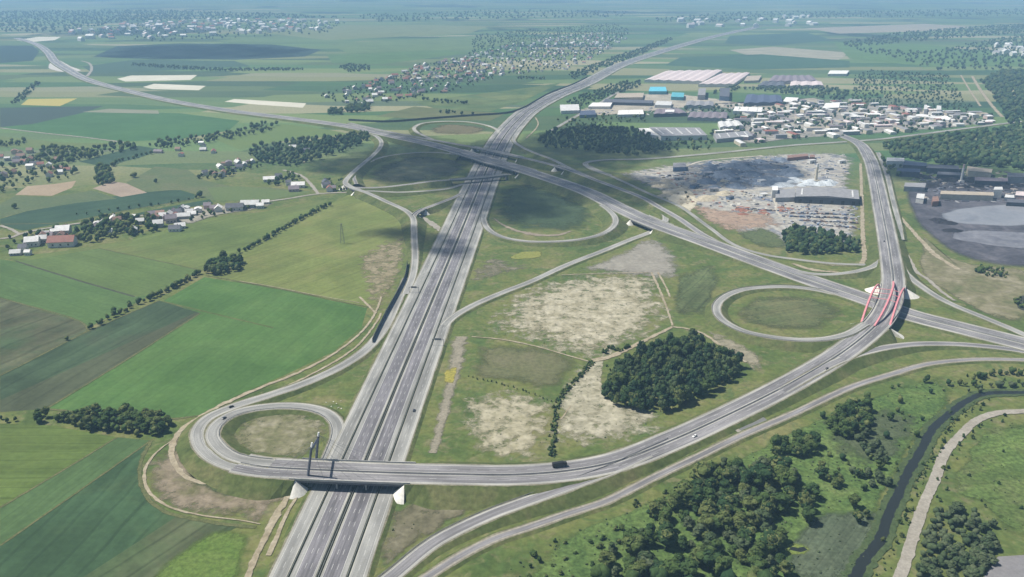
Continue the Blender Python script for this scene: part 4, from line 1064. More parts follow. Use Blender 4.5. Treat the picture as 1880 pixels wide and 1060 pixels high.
def block(px, h, wall, roof, label, name='warehouse', cat='warehouse', ridges=0, lights=0, doors=0, base=0.0):
    """large building: px are the four roof corners as they stand in the air at height h"""
    w = PP(px, h)
    c = w.mean(0); root = empty(name, (c[0], c[1], base)); tag(root, label, cat)
    v, f = prism([p[:2] for p in w], base, h - .02); part('wall', v, f, M['wall_' + wall], root)
    cc = w.mean(0)
    if ridges:
        a, b, d, e = w                                  # a-b far/top edge, d-e near edge (clockwise)
        V, F = [], []
        for k in range(ridges):
            t0, t1 = k / ridges, (k + 1) / ridges; tm = (t0 + t1) / 2
            pa0, pa1, pam = a + (b - a) * t0, a + (b - a) * t1, a + (b - a) * tm
            pe0, pe1, pem = e + (d - e) * t0, e + (d - e) * t1, e + (d - e) * tm
            rise = min(3.0, np.linalg.norm(pa1 - pa0) * .12)
            pam = pam + (0, 0, rise); pem = pem + (0, 0, rise); o = len(V)
            V += [pa0, pam, pa1, pe0, pem, pe1]
            F += [(o, o + 1, o + 4, o + 3), (o + 1, o + 2, o + 5, o + 4), (o, o + 2, o + 1), (o + 3, o + 4, o + 5)]
        part('roof', V, F, M['roof_' + roof], root)
    else:
        g_ = cc + (w - cc) * 1.015
        v, f = prism([p[:2] for p in g_], h, h + .6); part('roof', v, f, M['roof_' + roof], root)
    a, b, d, e = w
    for k in range(lights):
        t = (k + .5) / lights
        p0 = a + (b - a) * t; p1 = e + (d - e) * t; u = (b - a) / np.linalg.norm(b - a) * 1.2
        q0, q1 = p0 + (p1 - p0) * .15, p0 + (p1 - p0) * .85
        v, f = prism([(q0 - u)[:2], (q0 + u)[:2], (q1 + u)[:2], (q1 - u)[:2]], h + .5, h + 1.3); part('roof_light', v, f, M['roof_light'], root)
    for k in range(doors):
        t = (k + .5) / doors
        p = e + (d - e) * t; u = (d - e) / np.linalg.norm(d - e); n = np.array([u[1], -u[0], 0]);  n = n if n[1] < 0 else -n
        v, f = prism([(p - u * 2.4)[:2], (p + u * 2.4)[:2], (p + u * 2.4 + n * .15)[:2], (p - u * 2.4 + n * .15)[:2]], base, h * .62); part('door', v, f, M['window'], root)
    return root

B = block
B([(1222, 131), (1326, 129), (1290, 150), (1183, 147)], 9, 'white', 'pink', 'largest pinkish white warehouse at the back of the estate', ridges=6)
B([(1322, 136), (1377, 134), (1346, 155), (1282, 155)], 9, 'white', 'pink', 'second pinkish white warehouse right of the largest one', ridges=4)
B([(1194, 160), (1222, 160), (1224, 168), (1191, 168)], 10, 'teal', 'cyan', 'bright cyan roofed hall among the estate')
B([(1234, 170), (1256, 171), (1255, 179), (1232, 178)], 10, 'teal', 'teal', 'teal hall below the bright cyan one')
B([(1283, 163), (1296, 162), (1295, 175), (1281, 175)], 14, 'grey', 'grey', 'tall grey blue silo building behind the estate yard', name='silo_building', cat='factory')
B([(1322, 162), (1340, 162), (1339, 178), (1321, 177)], 13, 'blue', 'slate', 'tall blue hall left of the navy roofed hall', name='factory_hall', cat='factory')
B([(1371, 174), (1434, 176), (1437, 188), (1365, 190)], 9, 'dark', 'navy', 'wide navy roofed hall in the middle of the estate', ridges=3)
B([(1443, 179), (1466, 180), (1462, 186), (1438, 186)], 7, 'white', 'white', 'small bright white hall right of the navy roofed hall')
B([(1192, 234), (1284, 235), (1298, 249), (1214, 250)], 10, 'white', 'grey', 'broad grey roofed warehouse with white walls near the dark scrub', lights=5, doors=4)
B([(1172, 236), (1190, 236), (1212, 250), (1186, 247)], 6, 'white', 'white', 'white annex on the left side of the broad grey roofed warehouse')
B([(1028, 193), (1062, 192), (1064, 203), (1030, 204)], 8, 'white', 'light', 'pale shed nearest the far motorway')
B([(1088, 189), (1124, 189), (1120, 196), (1080, 196)], 7, 'white', 'white', 'long white shed right of the pale shed')
B([(1112, 182), (1200, 185), (1196, 190), (1108, 188)], 8, 'dark', 'slate', 'very long slate roofed shed behind the white shed')
B([(1066, 204), (1092, 203), (1094, 211), (1064, 212)], 7, 'blue', 'navy', 'blue walled shed in front of the pale shed')
B([(1204, 201), (1250, 200), (1262, 208), (1200, 210)], 8, 'dark', 'plum', 'plum roofed shed behind the broad grey roofed warehouse', ridges=4)
B([(1268, 206), (1336, 207), (1334, 218), (1262, 216)], 8, 'grey', 'plum', 'wide plum roofed hall right of the smaller plum shed', ridges=5)
B([(1222, 202), (1238, 202), (1238, 206), (1221, 206)], 11, 'white', 'white', 'tiny white block rising among the plum roofs')
B([(1684, 209), (1746, 217), (1742, 221), (1681, 213)], 6, 'white', 'white', 'long narrow white building at the right of the estate')
B([(1524, 130), (1559, 130), (1554, 136), (1520, 136)], 8, 'white', 'white', 'white hall behind the purple roofed works')
B([(1420, 139), (1490, 139), (1502, 149), (1410, 150)], 9, 'grey', 'plum', 'purple roofed works at the back of the estate', ridges=6)
B([(1400, 150), (1440, 151), (1440, 158), (1392, 158)], 8, 'grey', 'slate', 'slate roofed works in front of the purple roofed works', ridges=3)
B([(1452, 150), (1508, 150), (1512, 157), (1450, 158)], 8, 'pink', 'pink', 'pale mauve shed right of the slate roofed works', ridges=3)
B([(1372, 140), (1398, 139), (1392, 148), (1366, 149)], 7, 'cream', 'tan', 'tan shed between the white warehouse and the purple works')
B([(1516, 190), (1542, 189), (1540, 198), (1510, 199)], 9, 'cream', 'white', 'cream block of flats near the middle of the estate', name='apartment_block', cat='flats')
B([(1697, 193), (1702, 193), (1703, 201), (1697, 201)], 14, 'white', 'light', 'left one of two small white towers at the right of the estate', name='tower', cat='tower')
B([(1720, 194), (1728, 195), (1728, 202), (1720, 202)], 13, 'white', 'light', 'right one of two small white towers at the right of the estate', name='tower', cat='tower')
B([(1462, 345), (1576, 349), (1578, 366), (1460, 361)], 11, 'dark', 'grey', 'long grey roofed hall with a dark open front in the yard', ridges=1, lights=5, doors=6)
B([(1424, 350), (1460, 347), (1459, 363), (1424, 364)], 7, 'grey', 'grey', 'low grey hall adjoining the long yard hall')
B([(1418, 343), (1428, 343), (1428, 350), (1418, 350)], 13, 'white', 'white', 'white silo box at the corner of the low grey yard hall', name='silo_building', cat='silo')
B([(1446, 286), (1482, 283), (1484, 287), (1446, 291)], 6, 'brick', 'rust', 'long dark rust coloured shed at the top of the yard')
B([(1487, 285), (1496, 285), (1496, 289), (1487, 289)], 6, 'brick', 'rust', 'short rust coloured shed beside the long one')
B([(1236, 300), (1258, 299), (1260, 307), (1236, 308)], 8, 'blue', 'grey', 'blue grey hut at the left of the yard')
B([(1628, 290), (1660, 291), (1660, 297), (1628, 296)], 12, 'white', 'light', 'white topped mine building nearest the wide road', name='mine_building', cat='factory')
B([(1660, 295), (1702, 300), (1700, 306), (1658, 303)], 10, 'dark', 'navy', 'navy mine shed right of the white topped one', name='mine_building', cat='factory')
B([(1704, 302), (1760, 305), (1760, 311), (1702, 309)], 10, 'dark', 'slate', 'long slate mine shed below the right hand forest', name='mine_building', cat='factory')
B([(1776, 306), (1822, 311), (1820, 318), (1778, 314)], 11, 'cream', 'tan', 'tan mine building right of the thin chimney', name='mine_building', cat='factory')
B([(1728, 351), (1824, 354), (1824, 360), (1727, 357)], 9, 'cream', 'tan', 'very long tan conveyor shed above the slurry ponds', name='conveyor_shed', cat='factory')
B([(1826, 344), (1840, 344), (1841, 349), (1824, 349)], 14, 'white', 'light', 'white loading tower at the end of the conveyor shed', name='loading_tower', cat='tower')
B([(1846, 358), (1862, 359), (1862, 364), (1844, 363)], 6, 'white', 'light', 'small white shed right of the loading tower')
B([(1866, 352), (1900, 354), (1900, 362), (1864, 359)], 7, 'pink', 'pink', 'mauve shed at the right edge above the ponds')
B([(1712, 362), (1722, 361), (1724, 370), (1712, 371)], 8, 'brick', 'rust', 'small rusty shed left of the pale slurry pond')
B([(1684, 356), (1698, 357), (1696, 366), (1682, 364)], 8, 'white', 'light', 'small pale shed on the coal ground')

B([(1722, 316), (1770, 318), (1770, 323), (1720, 321)], 9, 'dark', 'slate', 'low slate shed below the long slate mine shed', name='mine_building', cat='factory')
B([(1648, 309), (1690, 311), (1688, 317), (1646, 315)], 9, 'dark', 'navy', 'low navy shed nearest the wide road below the white topped building', name='mine_building', cat='factory')
B([(1790, 326), (1850, 328), (1850, 334), (1790, 332)], 9, 'dark', 'plum', 'plum mine shed behind the loading tower', name='mine_building', cat='factory')
B([(1850, 318), (1910, 320), (1910, 327), (1850, 325)], 12, 'grey', 'slate', 'grey mine hall at the right edge under the forest', name='mine_building', cat='factory')
B([(1662, 336), (1700, 337), (1698, 345), (1660, 343)], 8, 'grey', 'grey', 'grey hut between the chimney and the wide road', name='mine_building', cat='factory')
B([(1850, 366), (1890, 368), (1890, 374), (1848, 372)], 6, 'dark', 'slate', 'dark shed between the mauve shed and the pale slurry pond', name='mine_building', cat='factory')
B([(1134, 172), (1182, 171), (1180, 179), (1128, 180)], 8, 'cream', 'tan', 'tan roofed hall above the very long slate shed')
B([(1206, 186), (1234, 187), (1232, 194), (1202, 193)], 8, 'white', 'light', 'light roofed hall right of the very long slate shed')
B([(1262, 186), (1310, 187), (1310, 195), (1258, 194)], 8, 'grey', 'grey', 'grey roofed hall below the tall silo building', ridges=3)
B([(1136, 203), (1180, 202), (1182, 210), (1134, 211)], 7, 'white', 'white', 'white roofed hall between the blue shed and plum roofs')
B([(1318, 224), (1356, 222), (1366, 231), (1322, 234)], 8, 'white', 'light', 'light roofed hall behind the trees right of the broad warehouse', ridges=3)
B([(1350, 196), (1400, 198), (1398, 206), (1346, 204)], 8, 'white', 'white', 'white hall below the wide navy roofed hall', lights=3)
B([(1310, 246), (1372, 241), (1382, 250), (1316, 256)], 8, 'grey', 'grey', 'grey hall right of the broad warehouse beside the local road', lights=4)
patch([(262, 402), (310, 388), (390, 378), (492, 368), (520, 370), (490, 382), (400, 397), (335, 416), (280, 412)], land('village_ground', [(.20, .19, .15), (.32, .30, .25)], 12, 3, .5, None, (10, 1.4, 1.6)), 'pale yards and drives along the village street', 'yard', 'yard', .03)
def chimney(px, h, r, mats, label, name='chimney'):
    b = P(*px); root = empty(name, b); tag(root, label, name)
    mb = MB(); mb.bar((0, 0, 0), (0, 0, h * .8), r, 12, r * .75); mb.build('shaft', mats[0], root)
    mb = MB(); mb.bar((0, 0, h * .8), (0, 0, h), r * .75, 12, r * .68); mb.build('top_band', mats[1], root)
    mb = MB(); mb.box(-r * 2, r * 2, -r * 2, r * 2, 0, r * 1.5); mb.build('base', mats[0], root)
chimney((1764, 335), 32, 2.2, (M['wall_white'], M['wall_pink']), 'thin pale chimney standing by the mine sheds')
chimney((1497, 335), 34, 3.0, (M['wall_cream'], M['wall_white']), 'pale round tower standing in the yard behind the long hall', 'tower')

# stockpiles in the yard
def heap(px, rx, ry, h, mat, seed):
    rng = np.random.default_rng(seed); b = P(*px); n = 14; V = [(0, 0, h)]; F = []
    for k, (s, z) in enumerate(((.35, .72), (.7, .34), (1., 0.))):
        for i in range(n):
            a = i / n * 2 * math.pi; q_ = s * (1 + rng.uniform(-.16, .16))
            V.append((rx * q_ * math.cos(a), ry * q_ * math.sin(a), h * z * (1 + rng.uniform(-.15, .15))))
    F += [(0, 1 + i, 1 + (i + 1) % n) for i in range(n)]
    for k in range(2):
        for i in range(n):
            o = 1 + k * n; F.append((o + i, o + n + i, o + n + (i + 1) % n, o + (i + 1) % n))
    o = link('stockpile', mesh('stockpile', V, F, [mat]), None, (b[0], b[1], .05)); return o
M['yard_lane'] = land('yard_lane', [(.36, .335, .28), (.44, .41, .35)], 12, 3, .3, None, (8, 1.8, 1.4))
M['heap_blue'] = land('heap_blue', [(.10, .125, .17), (.20, .235, .29)], 10, 2, .4)
M['heap_pale'] = land('heap_pale', [(.40, .44, .47), (.52, .55, .57)], 10, 2, .4)
M['heap_sand'] = land('heap_sand', [(.34, .30, .22), (.46, .41, .31)], 10, 2, .4)
M['heap_coal'] = land('heap_coal', [(.02, .02, .025), (.045, .045, .055)], 10, 2, .4)
M['heap_rust'] = land('heap_rust', [(.22, .10, .07), (.30, .16, .12)], 10, 2, .4)
rng = np.random.default_rng(5)
CAB = [(1300, 322), (1322, 312), (1352, 330), (1378, 318), (1398, 338), (1275, 345), (1310, 352), (1402, 360), (1440, 310), (1520, 312), (1545, 300), (1340, 366), (1245, 330), (1490, 300)]
for i, c_ in enumerate(CAB):
    p = P(*c_); root = empty('yard_cabin', (p[0], p[1], .2), .1 + .3 * (i % 3)); tag(root, 'small flat roofed cabin standing between the heaps of the yard', 'cabin', 'cabins between the heaps of the yard')
    L_, W_, H_ = rng.uniform(9, 18), rng.uniform(6, 9), rng.uniform(3.5, 7)
    mb = MB(); mb.box(-L_ / 2, L_ / 2, -W_ / 2, W_ / 2, 0, H_); mb.build('wall', M['wall_' + ('grey', 'white', 'blue')[i % 3]], root)
    mb = MB(); mb.box(-L_ / 2 - .3, L_ / 2 + .3, -W_ / 2 - .3, W_ / 2 + .3, H_, H_ + .4); mb.build('roof', M['roof_' + ('grey', 'light', 'slate')[i % 3]], root)
    mb = MB(); mb.box(-1.4, 1.4, -W_ / 2 - .12, -W_ / 2 + .02, 0, H_ * .6); mb.build('door', M['window'], root)
for mk, poly, n, sz, lab, grp in (
        ('heap_blue', [(1280, 300), (1440, 290), (1460, 320), (1440, 345), (1300, 345)], 44, (8, 18), 'blue grey heap of scrap in the upper half of the yard', 'blue grey scrap heaps in the yard'),
        ('heap_pale', [(1440, 330), (1530, 333), (1530, 342), (1430, 342)], 12, (8, 15), 'pale icy heap behind the long yard hall', 'pale heaps behind the long yard hall'),
        ('heap_sand', [(1190, 335), (1260, 330), (1330, 330), (1340, 360), (1260, 375), (1210, 360)], 24, (6, 12), 'sandy heap at the lower left of the yard', 'sandy heaps in the yard'),
        ('heap_rust', [(1350, 378), (1450, 382), (1450, 394), (1360, 396)], 14, (3, 7), 'rust red heap below the low grey hall', 'rust red heaps in the yard'),
        ('heap_coal', [(1690, 320), (1880, 330), (1880, 345), (1700, 345)], 14, (8, 18), 'black coal heap between the mine sheds', 'coal heaps in the mine yard'),
        ('heap_coal', [(1690, 395), (1735, 400), (1750, 425), (1720, 420)], 6, (6, 12), 'black coal heap left of the slurry ponds', 'coal heaps beside the slurry ponds')):
    w = PP(poly); k = 0
    while k < n:
        x, y = rng.uniform(w[:, 0].min(), w[:, 0].max()), rng.uniform(w[:, 1].min(), w[:, 1].max())
        if not inside(w, x, y): continue
        r = rng.uniform(*sz)
        o = heap((940, 600), r * rng.uniform(1, 1.8), r, r * .42, M[mk], int(rng.integers(1e6))); o.location = (x, y, .2)
        tag(o, lab, 'heap', grp); k += 1
for px, w_, lab_ in (([(1250, 345), (1300, 352), (1380, 350), (1420, 345)], 9, 'pale haul lane through the middle of the yard'), ([(1420, 345), (1470, 322), (1560, 318)], 9, 'pale haul lane behind the long yard hall'),
                     ([(1420, 345), (1424, 372), (1440, 398), (1570, 402)], 7, 'pale lane between the stacks below the long yard hall'), ([(1180, 320), (1240, 312), (1290, 296), (1400, 286)], 9, 'pale haul lane along the upper left of the yard')):
    ribbon(px, w_, M['yard_lane'], lab_, 'yard_lane', 'lane')
# stacked goods in rows at the lower right of the yard
M['crate'] = [flat('pallet_' + k, c, .8, .25, 3) for k, c in (('pale', (.46, .46, .46)), ('blue', (.18, .22, .30)), ('warm', (.34, .25, .20)), ('dark', (.10, .10, .12)))]
k = 0
for (a, b, n) in (((1440, 392), (1570, 396), 22), ((1450, 399), (1572, 403), 20), ((1470, 406), (1575, 411), 18), ((1500, 414), (1576, 420), 12), ((1350, 384), (1440, 389), 14), ((1220, 325), (1300, 318), 12), ((1360, 352), (1420, 372), 9)):
    A, Bp = P(*a), P(*b); an = math.atan2(Bp[1] - A[1], Bp[0] - A[0])
    for i in range(n):
        p = A + (Bp - A) * ((i + rng.uniform(.2, .8)) / n)
        L_, W_, H_ = rng.uniform(3, 8), rng.uniform(2, 3.5), rng.uniform(1.5, 3.2)
        mb = MB(); mb.box(-L_ / 2, L_ / 2, -W_ / 2, W_ / 2, 0, H_ * .6); mb.box(-L_ * .42, L_ * .38, -W_ * .45, W_ * .45, H_ * .6, H_)
        o = mb.build('goods_stack', M['crate'][int(rng.integers(4))], None, (p[0], p[1], .25)); o.rotation_euler = (0, 0, an + rng.uniform(-.2, .2))
        tag(o, 'low stack of stored goods in the rows of the yard', 'stack', 'stacked goods in the yard')

# ------------------------------------------------------------------ houses
def house_mesh(w, d, h, rh):
    wv, wf = prism([(-w / 2, -d / 2), (w / 2, -d / 2), (w / 2, d / 2), (-w / 2, d / 2)], 0, h)
    wv += [(-w / 2, 0, h + rh), (w / 2, 0, h + rh)]
    wf += [(4, 8, 7), (5, 6, 9)]
    e = .5
    rv = [(-w / 2 - e, -d / 2 - e, h - .3), (w / 2 + e, -d / 2 - e, h - .3), (w / 2 + e, 0, h + rh + .15), (-w / 2 - e, 0, h + rh + .15), (-w / 2 - e, d / 2 + e, h - .3), (w / 2 + e, d / 2 + e, h - .3)]
    rv += [(x, y, z + .22) for x, y, z in rv]
    rf = [(0, 3, 2, 1), (3, 4, 5, 2), (6, 7, 8, 9), (9, 8, 11, 10), (0, 1, 7, 6), (4, 10, 11, 5), (0, 6, 9, 3), (3, 9, 10, 4), (1, 2, 8, 7), (2, 5, 11, 8)]
    cb = MB(); cb.box(w * .2, w * .2 + .8, -.4 + d * .1, .4 + d * .1, h + rh * .5, h + rh + 1.0)
    return (wv, wf), (rv, rf), cb
HV = []
for (w, d, h, rh) in ((11, 9, 5, 3.4), (13, 9, 3.6, 3.6), (9, 9, 5.6, 3.2), (17, 9, 4, 3.2), (10, 10, 6.2, 1.6)):
    (wv, wf), (rv, rf), cb = house_mesh(w, d, h, rh)
    var = []
    for wc, rc in (('white', 'red'), ('cream', 'rust'), ('white', 'slate'), ('grey', 'light'), ('pink', 'plum'), ('white', 'white')):
        wm = MB()
        for x in (-w * .3, 0, w * .3):
            wm.box(x - .55, x + .55, -d / 2 - .06, -d / 2 + .02, 1.2, 2.5)
        var.append((mesh('wall', wv, wf, [M['wall_' + wc]]), mesh('roof', rv, rf, [M['roof_' + rc]]), mesh('chimney', cb.v, cb.f, [M['wall_brick']]), mesh('window', wm.v, wm.f, [M['window']])))
    HV.append(var)
def house(x, y, rz, label, group=None, shape=0, tone=0, sc=1.0, windows=False, name='house', cat='house'):
    root = empty(name, (x, y, .03), rz); root.scale = (sc, sc, sc); tag(root, label, cat, group)
    w, r, c, wi = HV[shape][tone]
    wo = link('wall', w, root); ro = link('roof', r, root); link('chimney', c, ro)
    if windows: link('window', wi, wo)
    return root
hr = np.random.default_rng(21)
def hp(px): p = P(*px); return p[0], p[1]
TONES = ['red roofed white', 'rust roofed cream', 'slate roofed white', 'pale roofed grey', 'plum roofed pink', 'white roofed']
# nearest houses along the village street, one by one
for px, rz, sh, tn, sc, lab, nm in (
        ((116, 451), .15, 3, 0, 1.9, 'long low barn with a dull red roof below the white house', 'barn'),
        ((61, 451), .3, 0, 5, 1.5, 'large white roofed house at the left end of the village street', 'house'),
        ((44, 461), .2, 2, 2, 1.1, 'narrow white house just below the large white roofed one', 'house'),
        ((78, 445), .3, 0, 3, 1.2, 'pale grey house between the large white house and the barn', 'house'),
        ((118, 431), .2, 0, 5, 1.6, 'tall white roofed house right above the red barn', 'house'),
        ((88, 437), .1, 1, 4, 1.2, 'plum roofed house above the red barn', 'house'),
        ((100, 430), .4, 2, 5, .9, 'small white annex left of the tall white roofed house', 'house'),
        ((30, 468), .2, 1, 3, 1.0, 'low pale house at the very left edge of the village', 'house'),
        ((52, 468), .1, 2, 5, .8, 'tiny white shed beside the field corner', 'shed'),
        ((196, 429), .1, 3, 5, 1.0, 'white hut among the big village trees', 'house'),
        ((193, 412), .2, 2, 5, .8, 'slim white cottage behind the white hut', 'house'),
        ((315, 408), .4, 0, 4, 1.4, 'plum roofed farmhouse where the street trees end', 'house'),
        ((331, 419), .4, 1, 5, 1.1, 'white roofed house at the field edge below the farmhouse', 'house'),
        ((322, 424), .1, 1, 2, 1.2, 'slate roofed barn at the field edge below the farmhouse', 'barn'),
        ((300, 402), .2, 2, 3, 1.1, 'pale grey house above the farmhouse', 'house'),
        ((393, 388), .2, 2, 4, 1.1, 'pinkish house at the bend of the village street', 'house'),
        ((460, 381), .12, 3, 3, 1.6, 'long pale roofed farm building near the end of the street', 'barn'),
        ((432, 386), .15, 3, 2, 1.5, 'long slate roofed farm building near the end of the street', 'barn'),
        ((478, 382), .2, 0, 5, 1.0, 'white house with dark trees at the end of the street', 'house'),
        ((488, 374), .2, 1, 5, .9, 'pale cottage where the street meets the meadow', 'house'),
        ((540, 351), .2, 1, 4, 1.3, 'plum roofed house beside the pale lane', 'house'),
        ((548, 344), .1, 3, 5, 1.3, 'long white roofed house left of the pale lane', 'house'),
        ((530, 340), .3, 2, 2, 1.0, 'slate roofed house behind the long white one', 'house'),
        ((495, 333), .25, 3, 5, 1.2, 'white barn in the trees above the yellow green meadow', 'barn'),
        ((512, 328), .25, 0, 2, 1.1, 'slate roofed house beside the white barn in the trees', 'house'),
        ((612, 350), .1, 2, 4, 1.0, 'pinkish house between the pale lane and the white bridge', 'house'),
        ((598, 344), .4, 0, 2, 1.1, 'grey roofed house among bushes near the white bridge', 'house'),
        ((538, 276), .2, 0, 3, 1.3, 'pale farmhouse in the dark wood on the left', 'house'),
        ((562, 280), .2, 1, 2, 1.2, 'slate roofed farm shed in the dark wood on the left', 'shed')):
    x, y = hp(px); house(x, y, rz, lab, None, sh, tn, sc, True, nm, nm)
def cluster(poly, spacing, keep, group, where, rz, seed, sc=(.9, 1.25)):
    for (x, y) in fill(poly, spacing, seed, keep):
        tn = int(hr.choice(6, p=[.2, .17, .2, .16, .12, .15]))
        house(x, y, rz + hr.choice([0, math.pi / 2]) + hr.uniform(-.2, .2), '%s house %s' % (TONES[tn], where), group + ', ' + TONES[tn], int(hr.integers(5)), tn, hr.uniform(*sc))
cluster([(130, 424), (215, 400), (262, 394), (268, 402), (220, 410), (150, 430)], 20, .6, 'houses behind the big garden trees', 'behind the big garden trees of the village street', .25, 15)
cluster([(40, 452), (60, 432), (110, 420), (140, 424), (100, 444), (60, 458)], 19, .6, 'houses at the left end of the street', 'at the left end of the village street', .2, 12)
cluster([(215, 404), (260, 398), (300, 396), (300, 418), (250, 428), (215, 430)], 19, .5, 'houses among the big garden trees', 'among the big garden trees of the village street', .2, 13)
cluster([(580, 344), (600, 334), (632, 338), (630, 350), (600, 354)], 19, .5, 'houses near the white bridge', 'near the small white bridge', .2, 14)
cluster([(262, 398), (310, 388), (380, 382), (390, 390), (340, 404), (300, 408)], 15, .85, 'houses in the middle of the village street', 'along the middle of the village street', .2, 1)
cluster([(395, 384), (440, 378), (455, 380), (400, 393)], 17, .8, 'houses near the end of the street', 'near the end of the village street', .2, 2)
cluster([(0, 280), (40, 277), (110, 292), (140, 305), (120, 320), (60, 330), (0, 330)], 26, .62, 'houses of the left hand hamlet', 'in the left hand hamlet', .3, 3)
cluster([(280, 270), (390, 264), (430, 280), (340, 292), (290, 285)], 28, .55, 'houses of the upper hamlet', 'in the upper hamlet beyond the tan diamond field', .1, 4)
cluster([(368, 322), (440, 292), (472, 300), (440, 318), (390, 328)], 20, .75, 'houses of the middle hamlet', 'in the compact hamlet above the yellow green meadow', .4, 5)
VIL = [(585, 178), (640, 158), (720, 142), (770, 120), (860, 106), (890, 118), (920, 135), (900, 150), (830, 168), (740, 185), (670, 196), (600, 186)]
cluster(VIL, 36, .52, 'houses of the spread out village', 'in the spread out village behind the farthest loop', .3, 6, (.95, 1.5))
n_here = len([o for o in bpy.data.objects if o.get('category') == 'house'])
# far houses that are only specks
def specks(name, poly, spacing, keep, seed, label, tones, size=(9, 15)):
    V, F, FM = [], [], []
    g_ = np.random.default_rng(seed)
    for (x, y) in fill(poly, spacing, seed, keep):
        w, d, h = g_.uniform(*size), g_.uniform(size[0] * .8, size[1] * .8), g_.uniform(4, 8) * size[0] / 9
        a = g_.uniform(0, 3.14); ca, sa_ = math.cos(a), math.sin(a); b = len(V)
        pts = [(-w / 2, -d / 2), (w / 2, -d / 2), (w / 2, d / 2), (-w / 2, d / 2)]
        pts = [(x + p * ca - q_ * sa_, y + p * sa_ + q_ * ca) for p, q_ in pts]
        V += [(p[0], p[1], 0) for p in pts] + [(p[0], p[1], h) for p in pts]
        r0 = ((pts[0][0] + pts[3][0]) / 2, (pts[0][1] + pts[3][1]) / 2, h * 1.5); r1 = ((pts[1][0] + pts[2][0]) / 2, (pts[1][1] + pts[2][1]) / 2, h * 1.5)
        V += [r0, r1]
        F += [(b + k, b + (k + 1) % 4, b + 4 + (k + 1) % 4, b + 4 + k) for k in range(4)] + [(b + 4, b + 5, b + 9, b + 8), (b + 6, b + 7, b + 8, b + 9), (b + 4, b + 8, b + 7), (b + 5, b + 6, b + 9)]
        tn = int(g_.integers(len(tones))); FM += [0] * 4 + [1 + tn] * 2 + [0] * 2
    o = link(name, mesh(name, V, F, [M['wall_white']] + [M['roof_' + t_] for t_ in tones], FM))
    tag(o, label, 'houses', None, 'stuff')
specks('distant_houses', [(860, 104), (930, 84), (1010, 70), (1100, 60), (1150, 72), (1090, 110), (1030, 132), (920, 140), (890, 120)], 48, .6, 8, 'mass of far rooftops where the village fades into trees', ['red', 'slate', 'light', 'white', 'plum'])
specks('distant_town', [(120, 62), (220, 44), (420, 36), (640, 42), (600, 58), (420, 66), (250, 74), (140, 76)], 105, .5, 9, 'pale specks of a far town in the haze at the upper left', ['red', 'light', 'white', 'white', 'pink'], (22, 46))
specks('distant_town', [(1200, 40), (1500, 30), (1520, 48), (1260, 56)], 150, .4, 10, 'pale specks of far buildings near the hazy horizon', ['light', 'white', 'pink'], (26, 55))
specks('distant_works', [(1820, 86), (1900, 80), (1900, 104), (1830, 106)], 70, .6, 11, 'pale distant works among trees at the far right', ['light', 'white', 'grey'], (20, 40))
# trading estate: many small sheds
sg = np.random.default_rng(33)
est = [(1300, 254), (1340, 222), (1450, 190), (1560, 186), (1700, 200), (1822, 214), (1822, 228), (1680, 243), (1560, 252), (1440, 260), (1350, 268)]
k = 0
for (x, y) in fill(est, 37, 12, .72):
    tn = ['white', 'light', 'grey', 'red', 'pink', 'plum', 'tan', 'slate'][int(sg.choice(8, p=[.26, .22, .18, .05, .06, .07, .06, .10]))]
    wc = ['white', 'cream', 'grey', 'pink'][int(sg.integers(4))]
    L_, W_, H_ = sg.uniform(14, 44), sg.uniform(10, 20), sg.uniform(4, 9)
    root = empty('shed', (x, y, .2), .12 + sg.choice([0, 1.57]) + sg.uniform(-.15, .15))
    tag(root, '%s roofed shed packed among the trading estate by the local road' % tn, 'shed', '%s roofed sheds of the trading estate' % tn)
    mb = MB(); mb.box(-L_ / 2, L_ / 2, -W_ / 2, W_ / 2, 0, H_); mb.build('wall', M['wall_' + wc], root)
    mb = MB(); e = .3
    mb.add([(-L_ / 2 - e, -W_ / 2 - e, H_), (L_ / 2 + e, -W_ / 2 - e, H_), (L_ / 2 + e, 0, H_ + 1.4), (-L_ / 2 - e, 0, H_ + 1.4), (-L_ / 2 - e, W_ / 2 + e, H_), (L_ / 2 + e, W_ / 2 + e, H_)],
           [(0, 1, 2, 3), (3, 2, 5, 4), (0, 3, 4), (1, 5, 2)])
    mb.build('roof', M['roof_' + tn], root)
patch(est, land('estate_ground', [(.16, .16, .145), (.26, .245, .215), (.36, .335, .29)], 28, 5, .5, None, (24, 2.2, .9)), 'pale hard ground between the sheds of the trading estate', 'yard', 'yard', .03)
patch([(1100, 190), (1190, 168), (1290, 176), (1370, 188), (1470, 186), (1530, 178), (1530, 205), (1400, 206), (1300, 196), (1180, 205), (1060, 215), (1010, 208)],
      land('estate_sand', [(.24, .225, .185), (.34, .31, .25), (.42, .38, .31)], 40, 6, .4, None, (30, 1.7, 1.3)), 'pale sandy yards between the halls of the estate', 'yard', 'yard', .03)

